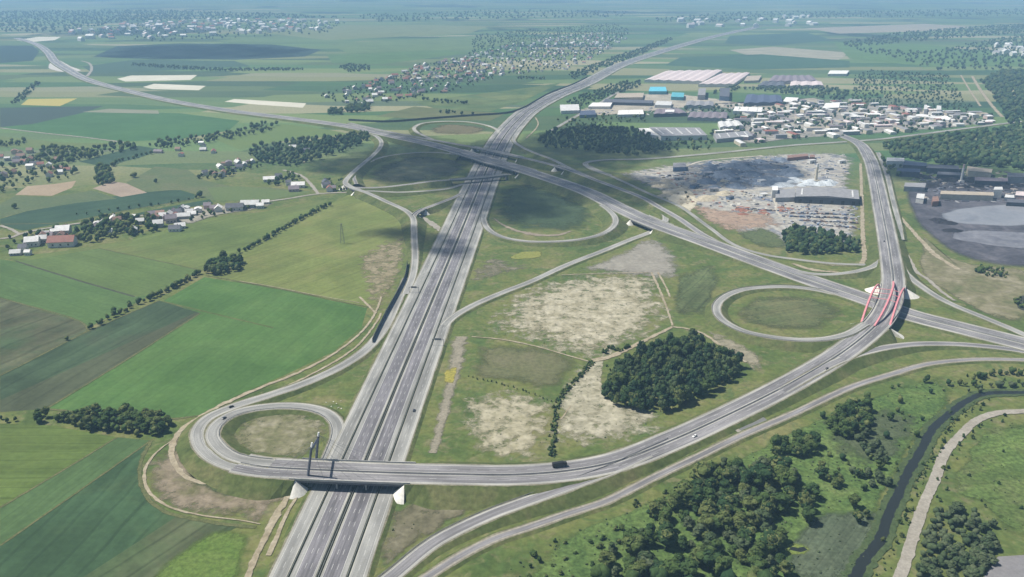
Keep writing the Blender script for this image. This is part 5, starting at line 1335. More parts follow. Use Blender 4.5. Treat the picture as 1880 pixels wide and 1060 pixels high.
# ------------------------------------------------------------------ trees
LEAF = {'broad': leafmat('leaves_broad', (.030, .062, .030), (.072, .112, .036), (.140, .158, .060)),
        'wood': leafmat('leaves_wood', (.028, .058, .034), (.056, .096, .042), (.105, .132, .058)),
        'willow': leafmat('leaves_willow', (.055, .085, .040), (.082, .112, .056), (.105, .128, .070))}
M['bark'] = flat('bark', (.10, .08, .06), .9, .2, .5)
import bmesh
def ico(sub):
    bm = bmesh.new(); bmesh.ops.create_icosphere(bm, subdivisions=sub, radius=1.0)
    v = np.array([p.co[:] for p in bm.verts]); f = [tuple(x.index for x in q_.verts) for q_ in bm.faces]; bm.free(); return v, f
ICO0, ICO1, ICO2 = ico(1), ico(2), ico(3)
def crown(seed, lobes, leaves, tall=1.0, conic=0.0):
    """unit tree: height 1, crown of overlapping clumps with loose leaf sprays on them"""
    g_ = np.random.default_rng(seed); V, F, A = [], [], []
    cs = []
    for i in range(lobes):
        a = g_.uniform(0, 6.28); h = g_.uniform(.30, .82); rr = .30 * math.sqrt(max(.05, 1 - ((h - .5) / .5) ** 2)) * g_.uniform(.3, 1) * (1 - conic * (h - .3))
        r = g_.uniform(.13, .21) * (1 - conic * max(0, h - .4)); cs.append((np.array([rr * math.cos(a), rr * math.sin(a), h]), r))
    cs.append((np.array([0, 0, .52]), .25 * (1 - conic * .3))); cs.append((np.array([g_.uniform(-.05, .05), g_.uniform(-.05, .05), .80]), .16 * (1 - conic * .4)))
    for c, r in cs:
        n = len(ICO1[0]); v = ICO1[0] * (1 + g_.uniform(-.22, .22, (n, 1))) * r; v[:, 2] *= .9 * tall
        b = len(V); V += list(v + c); F += [tuple(x + b for x in q_) for q_ in ICO1[1]]; A += [g_.uniform(0, .3)] * n
    for i in range(leaves):
        c, r = cs[int(g_.integers(len(cs)))]; d = g_.normal(size=3); d /= np.linalg.norm(d)
        if d[2] < -.5: d[2] *= -1
        p = c + d * r * g_.uniform(.95, 1.28); u = np.cross(d, g_.normal(size=3)); u /= np.linalg.norm(u); w = np.cross(d, u) + d * g_.uniform(-.6, .6)
        s = g_.uniform(.035, .065); b = len(V)
        V += [p - u * s - w * s * .6, p + u * s - w * s * .6, p + w * s]; F.append((b, b + 1, b + 2)); A += [g_.uniform(0, .35)] * 3
    return np.array(V), F, np.array(A)
CV = {}
for kind, n, lob, lv, con in (('broad', 6, 8, 190, 0.), ('wood', 5, 7, 130, .45), ('willow', 4, 8, 190, 0.)):
    CV[kind] = []
    for i in range(n):
        V, F, A = crown(100 + i * 7 + len(kind), lob, lv, 1.0, con)
        CV[kind].append(mesh('crown', V, F, [LEAF[kind]], attr={'rnd': A}))
SH = []
for i in range(4):
    V, F, A = crown(300 + i, 6, 90); V[:, 2] = (V[:, 2] - .25) * 1.35; SH.append(mesh('foliage', V, F, [LEAF['broad']], attr={'rnd': A}))
mbk = MB(); mbk.bar((0, 0, -.01), (.01, 0, .5), .022, 6, .012); mbk.bar((0, 0, .28), (.12, .05, .55), .01, 4, .005); mbk.bar((0, 0, .3), (-.1, .08, .58), .01, 4, .005)
TRUNK = mesh('trunk', mbk.v, mbk.f, [M['bark']])
mbs = MB(); mbs.bar((0, 0, -.02), (.04, .02, .35), .02, 4); mbs.bar((0, 0, -.02), (-.06, .03, .3), .016, 4); STEM = mesh('stem', mbs.v, mbs.f, [M['bark']])
SPOTS = []   # (x, y, height, width factor, kind, label, group)
tr = np.random.default_rng(77)
def wood(poly, spacing, h, kind, label, group, seed, keep=1.0, wf=(.9, 1.25), jit=.42):
    for (x, y) in fill(poly, spacing, seed, keep, jit):
        SPOTS.append((x, y, tr.uniform(*h) * tr.choice([.68, .85, 1., 1., 1.12]), tr.uniform(*wf), kind, label, group))
def line(px, spacing, h, kind, label, group, seed, width=3., wf=(.9, 1.25)):
    g_ = np.random.default_rng(seed); q, s = spline(PP(px), spacing)
    for p in q: SPOTS.append((p[0] + g_.normal() * width / 2, p[1] + g_.normal() * width / 2, g_.uniform(*h), g_.uniform(*wf), kind, label, group))
def one(px, h, kind, label, wf=1.1):
    p = P(*px); SPOTS.append((p[0], p[1], h, wf, kind, label, None))

wood([(1112, 705), (1130, 690), (1160, 668), (1205, 642), (1240, 630), (1290, 638), (1318, 655), (1368, 680), (1347, 697), (1311, 716), (1256, 744), (1223, 762), (1175, 757), (1116, 744)], 6.2, (11, 18), 'wood',
     'dark tree in the dense wood enclosed by the interchange', 'trees of the dense wood enclosed by the interchange', 1, .97, (.68, .9))
LRH = (9, 16)
lr = 'broad tree in the large wood beside the lush meadow'; lrg = 'trees of the large wood beside the lush meadow'
wood([(1190, 935), (1250, 905), (1305, 875), (1363, 850), (1417, 850), (1437, 872), (1495, 895), (1505, 928), (1482, 965), (1436, 985), (1432, 1015), (1446, 1075), (1300, 1120), (1100, 1100), (1112, 1015), (1180, 985)], 9.0, LRH, 'broad', lr, lrg, 2, .85, (1.0, 1.35))
wood([(1405, 828), (1425, 808), (1475, 804), (1500, 826), (1475, 842), (1420, 840)], 7, (8, 12), 'broad', 'tree in the small dark clump at the upper end of the large wood', 'trees of the small dark clump above the large wood', 3)
wood([(1515, 798), (1540, 755), (1580, 748), (1600, 757), (1592, 792), (1558, 812)], 7, (9, 14), 'broad', 'tree in the tall dark clump nearest the drainage basin', 'trees of the tall dark clump near the drainage basin', 4)
wood([(1566, 806), (1588, 802), (1630, 826), (1640, 858), (1605, 846), (1570, 824)], 7, (6, 9), 'willow', 'pale rounded tree in the clump between the dark clump and the stream', 'pale trees between the dark clump and the stream', 5)
wood([(1500, 846), (1530, 875), (1556, 900), (1535, 905), (1505, 880)], 7, (6, 10), 'broad', 'tree in the short row left of the pale willows', 'trees of the short row left of the willows', 6)
wood([(1560, 868), (1600, 868), (1640, 892), (1590, 900), (1562, 885)], 7, (6, 9), 'willow', 'rounded willow between the stream and the short tree row', 'rounded willows beside the stream', 7)
wood([(1558, 918), (1582, 920), (1596, 958), (1588, 975), (1560, 965)], 8, (6, 10), 'broad', 'tree in the loose clump standing in the reed bed', 'trees of the loose clump in the reed bed', 8, .7)
wood([(1290, 862), (1320, 846), (1350, 842), (1300, 880), (1262, 905)], 8, (4, 7), 'willow', 'pale young tree on the upper fringe of the large wood', 'pale young trees on the fringe of the large wood', 9, .6)
wood([(1717, 940), (1775, 935), (1828, 972), (1828, 1025), (1795, 1075), (1678, 1075), (1700, 980)], 5.2, (4, 7.5), 'willow', 'olive bushy tree in the thicket right of the gravel road', 'bushy trees of the thicket right of the gravel road', 10, .92, (1.2, 1.6))
line([(1765, 712), (1790, 694), (1830, 690), (1900, 690)], 7, (5, 8), 'broad', 'tree in the upper row above the stream at the right edge', 'trees of the upper row at the right edge', 11, 6)
line([(1780, 722), (1820, 712), (1860, 708), (1900, 708)], 6, (4, 7), 'willow', 'pale bush tree lining the stream bend', 'pale trees lining the stream bend', 12, 4)
# hedgerow, grove and lone trees on the left
line([(604, 377), (560, 400), (515, 425), (470, 450), (445, 464)], 4.2, (5, 8), 'broad', 'tree in the upper hedgerow rising towards the white bridge', 'trees of the upper hedgerow', 13, 3)
wood([(376, 500), (382, 482), (430, 474), (448, 482), (446, 497), (400, 508)], 6.5, (8, 12), 'broad', 'tree in the dark clump between the two hedgerows', 'trees of the dark clump between the hedgerows', 14)
one((378, 502), 12, 'wood', 'slim pointed tree at the left end of the dark clump', .6)
line([(368, 503), (345, 515), (320, 528), (284, 546)], 3.8, (6, 8), 'broad', 'tree in the trimmed middle hedgerow', 'trees of the middle hedgerow', 15, 3)
line([(275, 549), (245, 563), (215, 578), (190, 592), (164, 605)], 5, (4, 8.5), 'broad', 'tree in the loose lower hedgerow', 'trees of the lower hedgerow', 16, 5)
one((123, 625), 5, 'broad', 'single small round tree in the dark blue green strip field', 1.3)
wood([(102, 775), (130, 762), (200, 760), (290, 762), (312, 780), (290, 802), (235, 800), (150, 790)], 6.5, (7, 11), 'broad', 'tree in the long dark grove below the bright green crop', 'trees of the long dark grove', 17, .95, (1.1, 1.4))
wood([(52, 775), (70, 758), (86, 766), (82, 780)], 6, (7, 10), 'broad', 'tree in the small clump left of the long dark grove', 'trees of the small clump left of the grove', 18)
line([(2, 772), (26, 774)], 6, (4, 5), 'broad', 'low tree at the left edge beside the small clump', 'low trees at the left edge', 19)
# village trees
wood([(130, 440), (150, 415), (200, 398), (250, 402), (300, 402), (300, 425), (250, 434), (190, 444), (140, 448)], 9, (8, 13), 'broad', 'tall garden tree along the village street', 'garden trees of the village street', 20, .8)
wood([(0, 470), (5, 440), (60, 425), (130, 415), (140, 430), (90, 445), (30, 470)], 13, (7, 11), 'broad', 'garden tree at the left end of the village street', 'garden trees at the left end of the street', 21, .6)
wood([(300, 415), (350, 395), (480, 372), (490, 380), (400, 396), (340, 412)], 16, (5, 9), 'broad', 'small garden tree near the end of the street', 'garden trees near the end of the street', 22, .75)
line([(140, 395), (200, 388), (260, 380), (320, 372), (362, 364)], 15, (4, 7), 'broad', 'tree in the bush row crossing the dark teal fields', 'trees of the row crossing the teal fields', 23, 3)
one((367, 362), 11, 'broad', 'large round tree at the right end of the bush row', 1.4)
one((27, 383), 9, 'broad', 'single round tree in the pasture at the far left', 1.4)
one((246, 326), 10, 'broad', 'wide bushy tree right of the tan diamond field', 1.9)
one((286, 336), 8, 'broad', 'small lone tree in the open pasture', 1.2)
wood([(172, 335), (180, 308), (200, 305), (212, 335), (190, 342)], 9, (8, 13), 'broad', 'tree in the clump above the tan diamond field', 'trees of the clump above the tan diamond field', 24)
line([(186, 312), (215, 300), (250, 290), (270, 284)], 11, (7, 10), 'broad', 'tree in the belt leading to the upper hamlet', 'trees of the belt to the upper hamlet', 25, 8)
wood([(65, 296), (70, 274), (110, 270), (160, 278), (200, 266), (250, 266), (258, 274), (200, 285), (150, 296), (110, 305)], 13, (9, 14), 'broad', 'tree in the broad belt behind the left hand hamlet', 'trees of the broad belt behind the left hamlet', 26, .8)
wood([(0, 300), (60, 290), (140, 310), (140, 325), (60, 342), (0, 360)], 17, (7, 12), 'broad', 'tree among the houses of the left hand hamlet', 'trees among the left hand hamlet', 27, .6)
wood([(0, 262), (48, 258), (46, 268), (0, 272)], 13, (8, 12), 'broad', 'tree in the short belt at the far left edge', 'trees of the short belt at the left edge', 28)
wood([(270, 268), (300, 258), (380, 252), (440, 240), (480, 226), (510, 228), (506, 238), (440, 254), (380, 264), (300, 275)], 14, (8, 13), 'broad', 'tree in the long belt running up to the motorway', 'trees of the long belt up to the motorway', 29, .75)
wood([(362, 328), (380, 320), (440, 305), (480, 300), (490, 306), (420, 326), (380, 332)], 12, (6, 10), 'broad', 'tree among the houses of the compact hamlet', 'trees among the compact hamlet', 30, .6)
wood([(485, 340), (500, 328), (545, 318), (560, 330), (520, 344)], 11, (7, 10), 'broad', 'tree around the white barn above the meadow', 'trees around the white barn', 31, .8)
wood([(580, 345), (590, 330), (630, 332), (636, 350), (610, 356)], 12, (6, 9), 'broad', 'tree beside the houses near the white bridge', 'trees near the white bridge', 32, .7)
wood([(455, 288), (470, 272), (500, 268), (540, 262), (600, 254), (660, 246), (684, 256), (640, 276), (580, 296), (540, 308), (480, 302)], 12, (9, 14), 'wood', 'tree in the dark wood left of the motorway crossing', 'trees of the dark wood left of the crossing', 33, .85)
# middle
line([(1084, 668), (1066, 690), (1044, 712), (1022, 742), (1016, 780), (1013, 812), (1010, 838)], 3.4, (2, 4.2), 'shrub', 'shrub in the green ditch between the dry patches', 'shrubs of the green ditch between dry patches', 40, 2.5)
line([(862, 692), (910, 704), (960, 718), (1012, 738)], 4.5, (1.2, 2.4), 'shrub', 'low shrub in the thin hedge above the straw patch', 'shrubs of the thin hedge above the straw patch', 41, 1.5)
line([(1110, 648), (1122, 640), (1136, 646), (1155, 637)], 3, (3, 5), 'shrub', 'dark shrub in the tuft left of the dense wood', 'shrubs of the tuft left of the dense wood', 42, 3)
wood([(1095, 700), (1125, 655), (1140, 650), (1112, 735)], 9, (2, 4), 'shrub', 'shrub on the left fringe of the dense wood', 'shrubs fringing the dense wood', 43, .6)
# yard wood and right side
wood([(1434, 436), (1450, 424), (1500, 424), (1578, 446), (1576, 462), (1540, 468), (1499, 470), (1446, 464)], 7.5, (9, 13), 'wood', 'tree in the square wood below the yard', 'trees of the square wood below the yard', 34, .95)
wood([(985, 262), (1000, 245), (1080, 232), (1170, 240), (1200, 258), (1222, 276), (1180, 288), (1100, 282), (1000, 272)], 11.5, (8, 14), 'wood', 'tree in the dark scrub right of the motorway crossing', 'trees of the dark scrub right of the crossing', 35, .75)  # darker leaf kind chosen to deepen the cloud shade on this scrub
wood([(1170, 255), (1215, 254), (1310, 262), (1300, 276), (1210, 280)], 14, (7, 11), 'broad', 'tree in front of the broad grey roofed warehouse', 'trees before the broad grey warehouse', 36, .7)
wood([(1020, 222), (1090, 212), (1190, 208), (1190, 226), (1060, 236), (1030, 232)], 18, (6, 10), 'broad', 'tree behind the dark scrub by the pale shed', 'trees by the pale shed', 37, .6)
wood([(1785, 498), (1800, 490), (1845, 496), (1850, 512), (1815, 512)], 6, (4, 7), 'broad', 'tree in the clump on the edge of the coal yard', 'trees of the clump on the coal yard edge', 38)
wood([(1854, 552), (1872, 546), (1910, 546), (1910, 572), (1875, 568)], 6, (4, 6), 'broad', 'dark tree in the hollow at the right edge', 'dark trees of the hollow at the right edge', 39)
wood([(1616, 288), (1650, 300), (1660, 318), (1640, 330), (1622, 320)], 14, (8, 12), 'broad', 'tree beside the white topped mine building', 'trees beside the white topped mine building', 44, .6)
# shrubs of the lush meadow and the stream banks
sh = 'shrub scattered on the lush meadow at the bottom'; shg = 'shrubs of the lush meadow at the bottom'
wood([(905, 1075), (960, 1010), (1040, 985), (1090, 985), (1130, 960), (1175, 940), (1180, 985), (1110, 1020), (1100, 1080)], 8.5, (2.2, 5.2), 'shrub', sh, shg, 45, .62, (1.1, 1.7))
wood([(1150, 930), (1280, 868), (1290, 880), (1180, 945)], 8, (2, 4.5), 'shrub', 'shrub on the slope above the large wood', 'shrubs above the large wood', 46, .5, (1.1, 1.6))
line([(1820, 735), (1785, 750), (1755, 772), (1728, 800), (1708, 840), (1690, 880), (1672, 925), (1655, 965), (1640, 1000)], 7, (1.8, 4), 'shrub', 'shrub between the stream and the gravel road', 'shrubs between stream and gravel road', 47, 6)
line([(1850, 768), (1800, 785), (1775, 812), (1752, 845), (1735, 880), (1720, 925)], 9, (1.8, 4), 'shrub', 'shrub on the right verge of the gravel road', 'shrubs right of the gravel road', 48, 5)
wood([(1760, 860), (1800, 820), (1900, 790), (1900, 1010), (1850, 1000), (1830, 960), (1780, 920)], 19, (1.8, 4), 'shrub', 'lone shrub dotted over the rough meadow at the right edge', 'shrubs of the rough right meadow', 49, .55)
wood([(1500, 900), (1550, 880), (1640, 880), (1660, 850), (1690, 790), (1700, 760), (1620, 760), (1600, 830), (1520, 870)], 11, (1.8, 4), 'shrub', 'shrub in the reeds among the tree clumps', 'shrubs in the reeds', 50, .45)
wood([(700, 960), (760, 935), (770, 960), (720, 1010)], 9, (1, 2.2), 'shrub', 'low shrub on the rough brown verge', 'shrubs of the rough verge', 51, .5)
wood([(1770, 690), (1900, 676), (1900, 700), (1790, 712)], 8, (2, 4), 'shrub', 'shrub in front of the upper tree row at the right edge', 'shrubs before the upper right row', 52, .6)
wood([(1240, 905), (1330, 850), (1430, 790), (1540, 735), (1600, 720), (1740, 690), (1755, 715), (1690, 790), (1640, 880), (1600, 915), (1530, 930), (1500, 850), (1400, 830), (1290, 880)], 15, (3, 8), 'broad',
     'tree standing loosely on the lush meadow between wood and stream', 'loose trees of the lush meadow between wood and stream', 53, .38)
# far masses, one object each
FAR = []
def far(poly, spacing, h, label, seed, keep=.9, name='distant_trees'):
    FAR.append((name, [(x, y, tr.uniform(*h), tr.uniform(1., 1.5)) for x, y in fill(poly, spacing, seed, keep)], label, 'wood'))
far([(1555, 205), (1570, 140), (1600, 130), (1740, 138), (1756, 165), (1790, 205), (1700, 200), (1620, 196)], 19, (5, 9), 'young plantation behind the trading estate', 60, .75)
far([(1800, 150), (1840, 132), (1910, 130), (1910, 235), (1852, 232), (1838, 200)], 15, (10, 16), 'dark forest along the pale ride at the right edge', 61)
far([(1620, 268), (1680, 258), (1790, 246), (1910, 232), (1910, 318), (1830, 308), (1740, 304), (1640, 290)], 12, (10, 15), 'broad dark forest above the mine sheds', 62)
far(VIL, 28, (6, 10), 'garden trees between the rooftops of the spread out village', 63, .75)
far([(600, 212), (612, 200), (630, 204), (632, 213)], 13, (10, 14), 'dark clump left of the farthest loop', 64)
far([(632, 206), (640, 196), (676, 194), (680, 206), (650, 209)], 13, (10, 14), 'rounded dark wood at the lower tip of the village', 65)
far([(860, 104), (870, 66), (940, 58), (1130, 44), (1160, 58), (1110, 98), (1030, 130), (930, 140)], 30, (6, 11), 'wooded gardens where the village fades into haze', 66, .6)
far([(1040, 140), (1100, 116), (1180, 88), (1230, 70), (1236, 74), (1180, 100), (1110, 126), (1056, 148)], 20, (8, 12), 'tree belt left of the far motorway', 67, .8)
far([(1040, 190), (1090, 168), (1140, 152), (1180, 150), (1180, 158), (1110, 182), (1060, 200)], 16, (7, 11), 'tree belt between the far motorway and the estate', 68, .8)
far([(1300, 176), (1400, 160), (1520, 162), (1560, 170), (1550, 186), (1440, 174), (1340, 160)], 16, (8, 12), 'tree belt through the middle of the estate', 69, .75)
far(est, 20, (6, 11), 'trees between the sheds of the trading estate', 70, .5)
far([(1240, 190), (1380, 196), (1460, 206), (1420, 226), (1340, 236), (1310, 222), (1240, 196)], 20, (7, 11), 'trees around the plum roofed halls', 71, .5)
far([(1560, 90), (1700, 96), (1900, 60), (1900, 128), (1720, 130), (1640, 108)], 34, (9, 15), 'dark distant forest in the right background', 72, .62)
far([(1660, 60), (1900, 44), (1900, 60), (1700, 76), (1560, 88), (1540, 80)], 38, (10, 16), 'blue distant forest near the right horizon', 73, .85)
far([(0, 60), (0, 22), (300, 20), (500, 26), (640, 34), (420, 36), (220, 42), (110, 62)], 62, (13, 22), 'blue forest behind the far town at the upper left', 74, .8)
far([(120, 66), (220, 46), (420, 38), (640, 42), (600, 62), (300, 78)], 62, (10, 15), 'trees between the specks of the far town', 75, .55)
far([(1150, 40), (1330, 24), (1560, 22), (1900, 18), (1900, 30), (1500, 34), (1300, 44)], 75, (14, 22), 'blue forest line at the hazy right horizon', 76, .6)
far([(640, 30), (900, 20), (1150, 22), (1150, 32), (900, 36), (700, 42)], 75, (14, 22), 'blue forest line at the hazy central horizon', 77, .5)
for pl, lab, sd in (([(740, 176), (800, 184), (870, 192), (800, 190)], 'hedge below the spread out village', 80), ([(820, 205), (880, 212), (860, 214), (780, 204)], 'hedge behind the farthest loop', 81),
                    ([(950, 142), (1000, 144), (1000, 147), (950, 146)], 'short hedge left of the far motorway', 82), ([(240, 118), (420, 128), (560, 126), (560, 130), (400, 132), (240, 122)], 'dark hedge line above the pale straw strips', 83),
                    ([(620, 124), (640, 118), (680, 122), (680, 130), (640, 134)], 'dark trees around a long barn left of the village', 84), ([(18, 190), (44, 168), (68, 152), (74, 156), (50, 178), (30, 196)], 'dark tree belt left of the yellow strip', 85)):
    far(pl, 16, (6, 11), lab, sd)

def plant_tree(x, y, h, wf, kind, label, group):
    if group == lrg and tr.random() < .22: kind, h, label, group = 'willow', h * .85, 'pale crowned tree in the large wood beside the lush meadow', 'pale crowned trees of the large wood'
    root = empty('forest_tree' if kind == 'wood' else 'broadleaf_tree' if kind == 'broad' else 'willow_tree' if kind == 'willow' else 'shrub', (x, y, .05), tr.uniform(0, 6.28))
    root.scale = (h * wf * tr.uniform(.85, 1.18), h * wf * tr.uniform(.85, 1.18), h)
    tag(root, label, 'shrub' if kind == 'shrub' else 'tree', group)
    if kind == 'shrub':
        link('foliage', SH[int(tr.integers(len(SH)))], root); link('stem', STEM, root)
    else:
        ck = 'broad' if kind == 'wood' and tr.random() < .3 else kind
        link('crown', CV[ck][int(tr.integers(len(CV[ck])))], root); link('trunk', TRUNK, root)

def tree_mass(name, spots, label, leaf, shrub=False):
    """many trees as one object: each still its own irregular clump with loose sprays"""
    g_ = np.random.default_rng(len(spots)); vs, fs, at_ = [], [], []; b = 0
    bv, bf = ICO0; bf = np.array(bf)
    for (x, y, h, wf) in spots:
        for q_ in range(2):
            v = bv * (1 + g_.uniform(-.28, .28, (len(bv), 1)))
            r = h * wf * (.34 if q_ == 0 else .24); o = (0, 0) if q_ == 0 else g_.uniform(-.22, .22, 2) * h * wf
            v = v * (r, r, h * (.44 if q_ == 0 else .3)) + (x + o[0], y + o[1], h * (.52 if q_ == 0 else .66))
            vs.append(v); fs.append(bf + b); b += len(v); at_.append(np.full(len(v), g_.random() if q_ == 0 else at_[-1][0]))
    v = np.vstack(vs).astype(np.float32); f = np.vstack(fs).astype(np.int32)
    me = bpy.data.meshes.new(name); me.vertices.add(len(v)); me.vertices.foreach_set('co', v.ravel())
    me.loops.add(f.size); me.loops.foreach_set('vertex_index', f.ravel()); me.polygons.add(len(f))
    me.polygons.foreach_set('loop_start', np.arange(0, f.size, 3, dtype=np.int32)); me.polygons.foreach_set('loop_total', np.full(len(f), 3, dtype=np.int32))
    me.materials.append(LEAF[leaf]); a = me.attributes.new('rnd', 'FLOAT', 'POINT'); a.data.foreach_set('value', np.concatenate(at_).astype(np.float32))
    me.update(calc_edges=True); me.validate()
    tag(link(name, me), label, 'trees', None, 'stuff')

CAMP = np.array([0, 0, CAMZ])
rest = {}
for cls, lim in ((('wood',), 290), (('broad', 'willow'), 300), (('shrub',), 300)):
    sp = [s_ for s_ in SPOTS if s_[4] in cls]
    def seen(s_):
        d = np.linalg.norm(np.array([s_[0], s_[1], 0]) - CAMP)
        yy = s_[1] * CP + CAMZ * SP; zz = -s_[1] * SP + CAMZ * CP
        u_, v_ = s_[0] / yy * FOC + 940, zz / yy * FOC + 530
        return (s_[2] / d) if (-10 < u_ < 1890 and v_ < 1075) else s_[2] / d * .05
    sp.sort(key=lambda s_: -seen(s_))
    for s_ in sp[:lim]: plant_tree(*s_)
    for s_ in sp[lim:]: rest.setdefault((s_[4], s_[6] or s_[5]), []).append(s_[:4])
for (kind, grp), sp in rest.items():
    tree_mass('shrubs' if kind == 'shrub' else 'trees', sp, ('more ' + grp) if len(sp) > 1 else grp, 'broad' if kind == 'shrub' else kind)
for name, sp, lab, leaf in FAR: tree_mass(name, sp, lab, leaf)

def undergrowth(poly, spacing, h, label, seed, keep, leaf='willow', name='undergrowth'):
    tree_mass(name, [(x, y, tr.uniform(*h), tr.uniform(1.1, 2.2)) for x, y in fill(poly, spacing, seed, keep, .6)], label, leaf)
LUSH = [(890, 1075), (985, 1005), (1110, 955), (1250, 892), (1400, 820), (1560, 745), (1745, 690), (1762, 715), (1700, 790), (1640, 900), (1570, 1070)]
undergrowth(LUSH, 5.5, (.5, 1.4), 'tussocks of tall grass and seedlings over the lush meadow', 90, .5)
undergrowth([(1760, 860), (1800, 790), (1900, 770), (1900, 1010), (1850, 1000), (1790, 930)], 6, (.4, 1.1), 'tussocks over the rough meadow at the right edge', 91, .5)
undergrowth([(1790, 738), (1752, 768), (1722, 800), (1702, 850), (1680, 900), (1650, 960), (1605, 1060), (1630, 1060), (1668, 985), (1692, 900), (1718, 850), (1745, 798), (1790, 752)], 4.0, (.6, 2.0), 'scrub on the strip between stream and gravel road', 92, .55, 'broad')
undergrowth([(870, 618), (1005, 516), (1200, 500), (1235, 600), (1085, 662)], 6, (.3, .9), 'sparse weeds over the large pale dry patch', 93, .35, 'broad')
undergrowth([(845, 730), (1010, 735), (1010, 840), (860, 840)], 6, (.3, .9), 'sparse weeds over the straw coloured patch', 94, .35, 'broad')
undergrowth([(1030, 700), (1105, 650), (1115, 735), (1210, 768), (1110, 820), (1020, 815)], 6, (.3, 1.0), 'sparse weeds over the chalky patch', 95, .4, 'broad')
undergrowth([(1084, 664), (1060, 690), (1036, 716), (1018, 745), (1010, 840), (1018, 840), (1026, 745), (1046, 716), (1070, 692), (1092, 668)], 2.2, (1., 2.6), 'dense greenery filling the ditch between the dry patches', 96, .9, 'broad')
def debris(poly, n, size, cols, label, seed):
    g_ = np.random.default_rng(seed); w = PP(poly); V, F, FM = [], [], []; k = 0
    while k < n:
        x, y = g_.uniform(w[:, 0].min(), w[:, 0].max()), g_.uniform(w[:, 1].min(), w[:, 1].max())
        if not inside(w, x, y): continue
        L_, W_, H_ = g_.uniform(*size), g_.uniform(*size) * .6, g_.uniform(.5, 2.2); a = g_.choice([.1, 1.67]) + g_.normal() * .25; b_ = len(V)
        c_, s_ = math.cos(a), math.sin(a)
        for z, q_ in ((.2, 1.), (.2 + H_, .8)):
            V += [(x + (p * c_ - r * s_) * q_, y + (p * s_ + r * c_) * q_, z) for p, r in ((-L_ / 2, -W_ / 2), (L_ / 2, -W_ / 2), (L_ / 2, W_ / 2), (-L_ / 2, W_ / 2))]
        F += [(b_ + i, b_ + (i + 1) % 4, b_ + 4 + (i + 1) % 4, b_ + 4 + i) for i in range(4)] + [(b_ + 4, b_ + 5, b_ + 6, b_ + 7)]
        FM += [int(g_.integers(len(cols)))] * 5; k += 1
    tag(link('scrap_debris', mesh('scrap_debris', V, F, [flat('debris_%d_%d' % (seed, i), c, .8, .2, 3) for i, c in enumerate(cols)], FM)), label, 'debris', None, 'stuff')
debris([(1270, 300), (1440, 288), (1475, 300), (1450, 345), (1380, 352), (1290, 335)], 170, (3, 9), [(.13, .17, .24), (.20, .24, .31), (.36, .40, .44), (.08, .09, .12), (.42, .40, .36)], 'blue grey scrap strewn over the upper half of the yard', 1)
debris([(1180, 318), (1270, 308), (1340, 345), (1420, 366), (1440, 400), (1340, 400), (1250, 372)], 120, (3, 8), [(.40, .37, .30), (.52, .50, .45), (.30, .24, .18), (.14, .14, .15), (.33, .16, .12)], 'sandy rubble strewn over the lower left of the yard', 2)
debris([(1430, 374), (1576, 380), (1578, 424), (1440, 418)], 150, (2, 6), [(.40, .40, .40), (.22, .26, .33), (.10, .10, .12), (.36, .27, .22), (.40, .42, .45)], 'stored goods strewn between the stacks below the long yard hall', 3)
debris([(1470, 290), (1560, 284), (1572, 330), (1480, 330)], 50, (2, 8), [(.42, .38, .32), (.16, .18, .24), (.48, .46, .42)], 'odd scrap on the upper right of the yard', 4)
debris([(1655, 300), (1880, 320), (1880, 372), (1700, 372)], 300, (3, 14), [(.05, .05, .06), (.12, .13, .16), (.26, .26, .27), (.09, .08, .08), (.34, .30, .26)], 'machinery and spoil strewn between the mine sheds', 5)
debris([(1040, 212), (1200, 196), (1360, 190), (1420, 200), (1340, 206), (1180, 212)], 260, (3, 11), [(.5, .5, .5), (.3, .3, .32), (.16, .18, .22), (.45, .40, .32)], 'vehicles and goods strewn over the estate yards', 6)

# small white stones by the bottom left loop
rk = np.random.default_rng(3)
for k in range(9):
    p = P(rk.uniform(596, 628), rk.uniform(736, 752)); v = ICO1[0] * (1 + rk.uniform(-.2, .2, (42, 1))) * rk.uniform(.35, .65); v[:, 2] *= .7
    o = link('boulder', mesh('boulder', v, ICO1[1], [M['white_concrete']]), None, (p[0], p[1], .4)); tag(o, 'white boulder on the grass above the bottom left loop', 'boulder', 'white boulders above the bottom left loop')

# lattice pylon on the ochre field
b = P(629, 447); root = empty('electricity_pylon', b); tag(root, 'thin lattice pylon standing on the yellowish olive field', 'pylon')
mb = MB(); hh = 28
for sx_, sy_ in ((-1, -1), (1, -1), (1, 1), (-1, 1)): mb.bar((sx_ * 2.6, sy_ * 2.6, 0), (sx_ * .4, sy_ * .4, hh), .16, 4)
for k in range(5):
    z0, z1 = hh * k / 5, hh * (k + 1) / 5; w0, w1 = 2.6 - 2.2 * k / 5, 2.6 - 2.2 * (k + 1) / 5
    for a_, c_ in (((-1, -1), (1, -1)), ((1, -1), (1, 1)), ((1, 1), (-1, 1)), ((-1, 1), (-1, -1))):
        mb.bar((a_[0] * w0, a_[1] * w0, z0), (c_[0] * w1, c_[1] * w1, z1), .08, 3)
mb.build('tower_frame', M['steel'], root)
for z in (20, 24, 27.5):
    mb = MB(); mb.bar((-5.5 + (z - 20) * .3, 0, z), (5.5 - (z - 20) * .3, 0, z), .14, 4); mb.build('crossarm', M['steel'], root)

